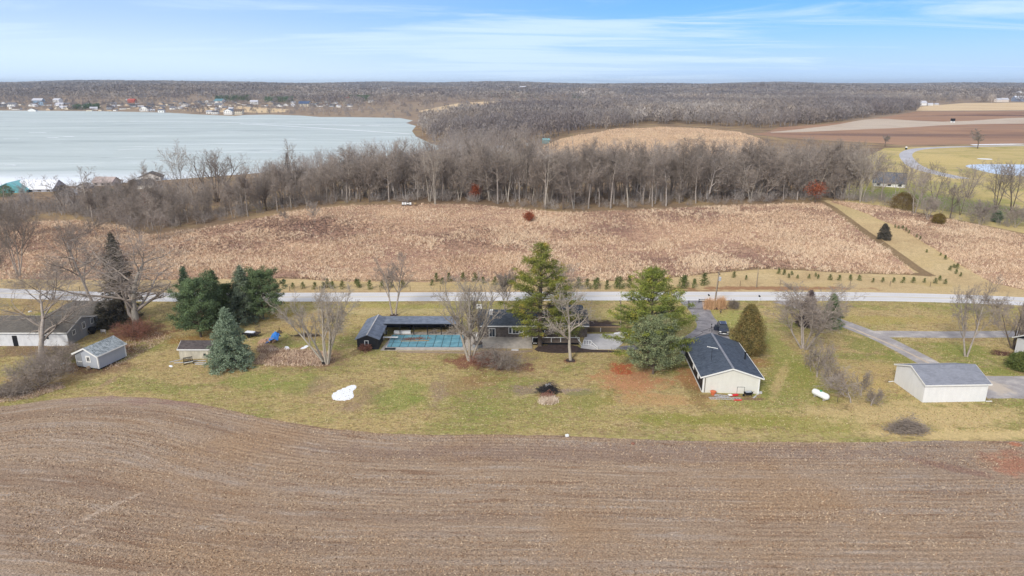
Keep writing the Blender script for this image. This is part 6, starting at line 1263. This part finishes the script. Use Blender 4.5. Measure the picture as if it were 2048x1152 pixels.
# ------------------------------------------------------------ far buildings
FM={}
def far_house(u,v,wpx,lb,wall=(226,222,214),roof=(104,104,110),st=2,rz=0,group=None,wins=True,name='lake_house',cat='house',d=None,asp=None):
    x,y=G(u,v); z=tz(x,y); W=wpx/FP*math.hypot(y,CAMH); D=d or W*.7; e=(asp*W if asp else min(W*.42,2.9*st)); r=e+min(W,D)*.3
    for k,c in(('w',wall),('r',roof)):
        if (k,c) not in FM: FM[(k,c)]=simple('painted_wall' if k=='w' else 'roof_shingles',c,.8,.06,.4)
    root=empty(name,(x,y,z-.2),lb,cat,group,rz); al='x' if (int(u)*7)%3 else 'y'
    gable(MB(),W,D,e,r,al).build('wall',FM[('w',wall)],root); groof(MB(),W,D,e,r,al,over=.5,th=.25).build('roof',FM[('r',roof)],root)
    if wins:
        n=max(2,int(W/3.4)); f=MB()
        for s in range(st if W>9 else 1):
            for k in range(n):
                MB().box(((k+.5)*W/n-W/2,-.03,1.6+s*2.9 if e>3.5 else e*.55),(min(1.4,W/n*.5),.06,min(1.4,e*.5))).build('window',M['glass'],root)
    return root
def far_town():
    rd=random.Random(12); wh=(232,230,224);cr=(214,204,184);gr=(170,174,178);bl=(150,172,192);tn=(196,176,150);gry=(112,112,118);brn=(112,98,88);dk=(78,80,88);lt=(190,190,196)
    big=[(22,214,14,'white gabled lake house third from the left shore end',wh,gry),(74,206,18,'pale blue big gabled house on the far shore slope',bl,lt),(84,211,12,'light blue house below the big gabled one',bl,gry),(112,205,14,'white house with steep roof high on the far shore',wh,lt),
        (255,202,8,'white pointed gable house highest on the far slope',wh,lt),(262,206,14,'red brick red roofed house under the white pointed gable',(176,96,80),(170,86,76)),(288,223,18,'long white lake house on the shore with dark roof',wh,dk),(305,223,7,'small white cube house beside the long white lake house',wh,lt),
        (322,225,11,'white round gabled house on the shore right of the white cube',wh,gry),(370,222,9,'brown low cottage on the far shore',tn,brn),(418,228,11,'white lake house pair at the shore point, left one',wh,lt),(430,229,12,'white lake house with tall windows at the shore point',wh,gry),(456,229,18,'wide white lake house with blue grey roof at the shore point',wh,(98,112,130)),
        (476,229,16,'cream and brown chalet at the end of the shore point',cr,brn),(436,216,15,'plain white two storey house above the shore point',wh,gry),(414,207,10,'white low house with grey roof in the tan field across the lake',wh,gry),(436,207,18,'white and teal roofed house across the lake',wh,(92,130,140)),(508,209,14,'white triple gabled house right of the teal roofed one',wh,lt),
        (605,197,22,'long pale mansion on the far rise',(226,222,206),(150,150,150)),(608,213,20,'blue roofed house among bare trees below the long mansion',cr,(76,92,120)),(586,208,8,'white gabled house left of the blue roofed one',wh,lt),(654,206,10,'white steep gabled house right of the far centre of the village',wh,lt),(690,208,9,'tan farmhouse next to the red roof',cr,brn),(697,200,9,'bright red roofed barn across the lake',cr,(196,66,66)),(741,205,10,'small white house alone at the right end of the village',wh,lt)]
    for u,v,w_,lb,wc,rc_ in big: far_house(u,v,w_,lb,wc,rc_,2,rd.uniform(-.3,.3),'far shore houses')
    pts=[]; 
    k=0
    while k<92:
        u=rd.uniform(0,700); v=rd.uniform(204,219)+ (4 if u<300 else 2)
        if u>480 and v>214: v-=6
        if all(abs(u-p[0])>5 or abs(v-p[1])>3 for p in pts) and all(abs(u-b[0])>9 or abs(v-b[1])>4 for b in big): pts.append((u,v)); k+=1
    for u,v in pts: 
        wc,rr=rd.choice([(wh,gry),(wh,lt),(cr,brn),(gr,dk),(tn,gry),(wh,brn)]); nm={wh:'white',cr:'cream',gr:'grey',tn:'tan'}[wc]; rn={gry:'grey',lt:'pale grey',brn:'brown',dk:'dark'}[rr]
        far_house(u,v,rd.uniform(7,14),f'small {nm} house with {rn} roof in the village across the frozen lake',wc,rr,1,rd.uniform(-.5,.5),f'{nm} far shore houses with {rn} roofs',False)
    # near left lakeside buildings
    for a in [(18,386,64,'turquoise metal building at the left edge by the lake',(104,176,182),(124,188,192),1,.12,.10),(70,384,68,'long grey walled building with a snow covered roof beside the turquoise one',(176,178,186),(236,238,242),1,.08,.10),(135,392,30,'pale gabled lakeside building behind the leaning trees',(206,202,200),(176,176,178),1,.1,.2),(205,372,40,'pinkish roofed lakeside house behind the evergreen mass',(200,190,186),(176,160,154),1,-.1,.2),
        (300,362,40,'dark roofed lakeside house under the rounded bare tree',(214,208,200),(86,82,80),1,.25,.2),(283,378,38,'white walled house with dark roof, nearest the woodland at the left',(224,218,208),(84,80,78),1,.3,.25),(165,378,26,'small grey lakeside house left of the dark roofed ones',(190,186,184),(150,146,144),1,0,.2)]:
        u,v,w_,lb,wc,rr,st,rz,asp=a; far_house(u,v,w_,lb,wc,rr,st,rz,None,True,'lakeside_house','house' if 'house' in lb else 'building',None,asp)
    far_house(1778,374,56,'grey roofed white house behind the right end of the woodland',(222,220,216),(96,100,110),1,R(-25),None,True,'woodland_house','house',13,.16)
    far_house(1040,312,1,'x') if False else None
    far_house(992,308,26,'white house half hidden in the woodland right of the lake',(226,226,224),(160,158,160),2,.1,None,True,'woodland_house','house',None,.38)
    far_house(1093,287,12,'small teal shed at the foot of the tan hill',(112,160,160),(120,170,172),1,.3,None,False,'teal_shed','shed',None,.6)
    far_house(1056,292,7,'tiny white shed left of the teal one',(226,226,224),(200,200,200),1,.1,None,False,'tiny_shed','shed',None,.6)
    for u,v,w_,lb,wc,rr,asp in [(1844,211,17,'white house with low roof at the edge of the far right woods',wh,lt,.3),(1861,211,9,'small white outbuilding right of the white house in the far right woods',wh,lt,.3),(1874,211,8,'second small pale outbuilding in the far right woods',cr,lt,.3),(1988,203,2,'',wh,lt,.4),(2000,204,12,'first pale metal farm building on the far right field edge',(226,216,204),lt,.36),(2011,204,13,'second pale metal farm building on the far right field edge',(220,206,192),lt,.36),(2042,203,20,'long blue grey farm building at the far right edge',(140,150,170),(210,214,222),.3),(2040,192,14,'white building on the far right ridge',wh,lt,.4),(1980,193,6,'white house peeking from the far right woods',wh,lt,.5),
        (1045,180,12,'white speck of a building on the skyline right of the middle',wh,lt,.4),(770,183,16,'long white building far off on the left skyline',wh,lt,.2),(1175,197,6,'tiny white farm building beyond the tan clearing',wh,lt,.4)]:
        if not lb: continue
        far_house(u,v,w_,lb,wc,rr,1,rd.uniform(-.2,.2),None,False,'far_building','building',None,asp)
    # hunting blind and boat hoists
    x,y=G(1905,245); z=tz(x,y); r=empty('field_stand',(x,y,z),'small dark topped white stand in the middle of the brown fields','stand'); MB().box((0,0,3.2),(4,3,3)).build('cabin',M['dark_metal'],r); MB().box((-1.5,0,.9),(1.2,2,1.8)).box((1.3,0,.9),(1.6,2,1.8)).build('base',M['white_paint'],r)
    x,y=G(1812,299); z=tz(x,y); r=empty('road_post',(x,y,z),'pale post with dark foot at the far bend of the curved road','post'); MB().box((0,0,.6),(1.2,.8,1.2)).build('base',M['black_plastic'],r); MB().box((0,0,1.6),(1.1,.8,.9)).build('top',M['white_paint'],r)
far_town()
# ------------------------------------------------------------ haze
def haze():
    m=bpy.data.materials.new('haze_air'); m.use_nodes=True; N=m.node_tree.nodes; N.clear(); o=N.new('ShaderNodeOutputMaterial'); v=N.new('ShaderNodeVolumePrincipled')
    v.inputs['Color'].default_value=(.78,.89,1,1); v.inputs['Density'].default_value=HAZE; v.inputs['Anisotropy'].default_value=.2; m.node_tree.links.new(v.outputs[0],o.inputs['Volume'])
    gx,gy=np.meshgrid(np.linspace(-11000,11000,120),np.linspace(0,13000,160)); zz=terr(gx.ravel(),gy.ravel()); z0=min(-7.0,zz.min())-1.0; z1=max(zz.max()+32,60.0); b=MB().box((0,6450,(z0+z1)/2),(22400,13200,z1-z0)); ob=b.build('haze',m); ob['kind']='stuff'; tag(ob,'pale blue winter haze over the whole landscape','haze')
HAZE=7e-5
haze()
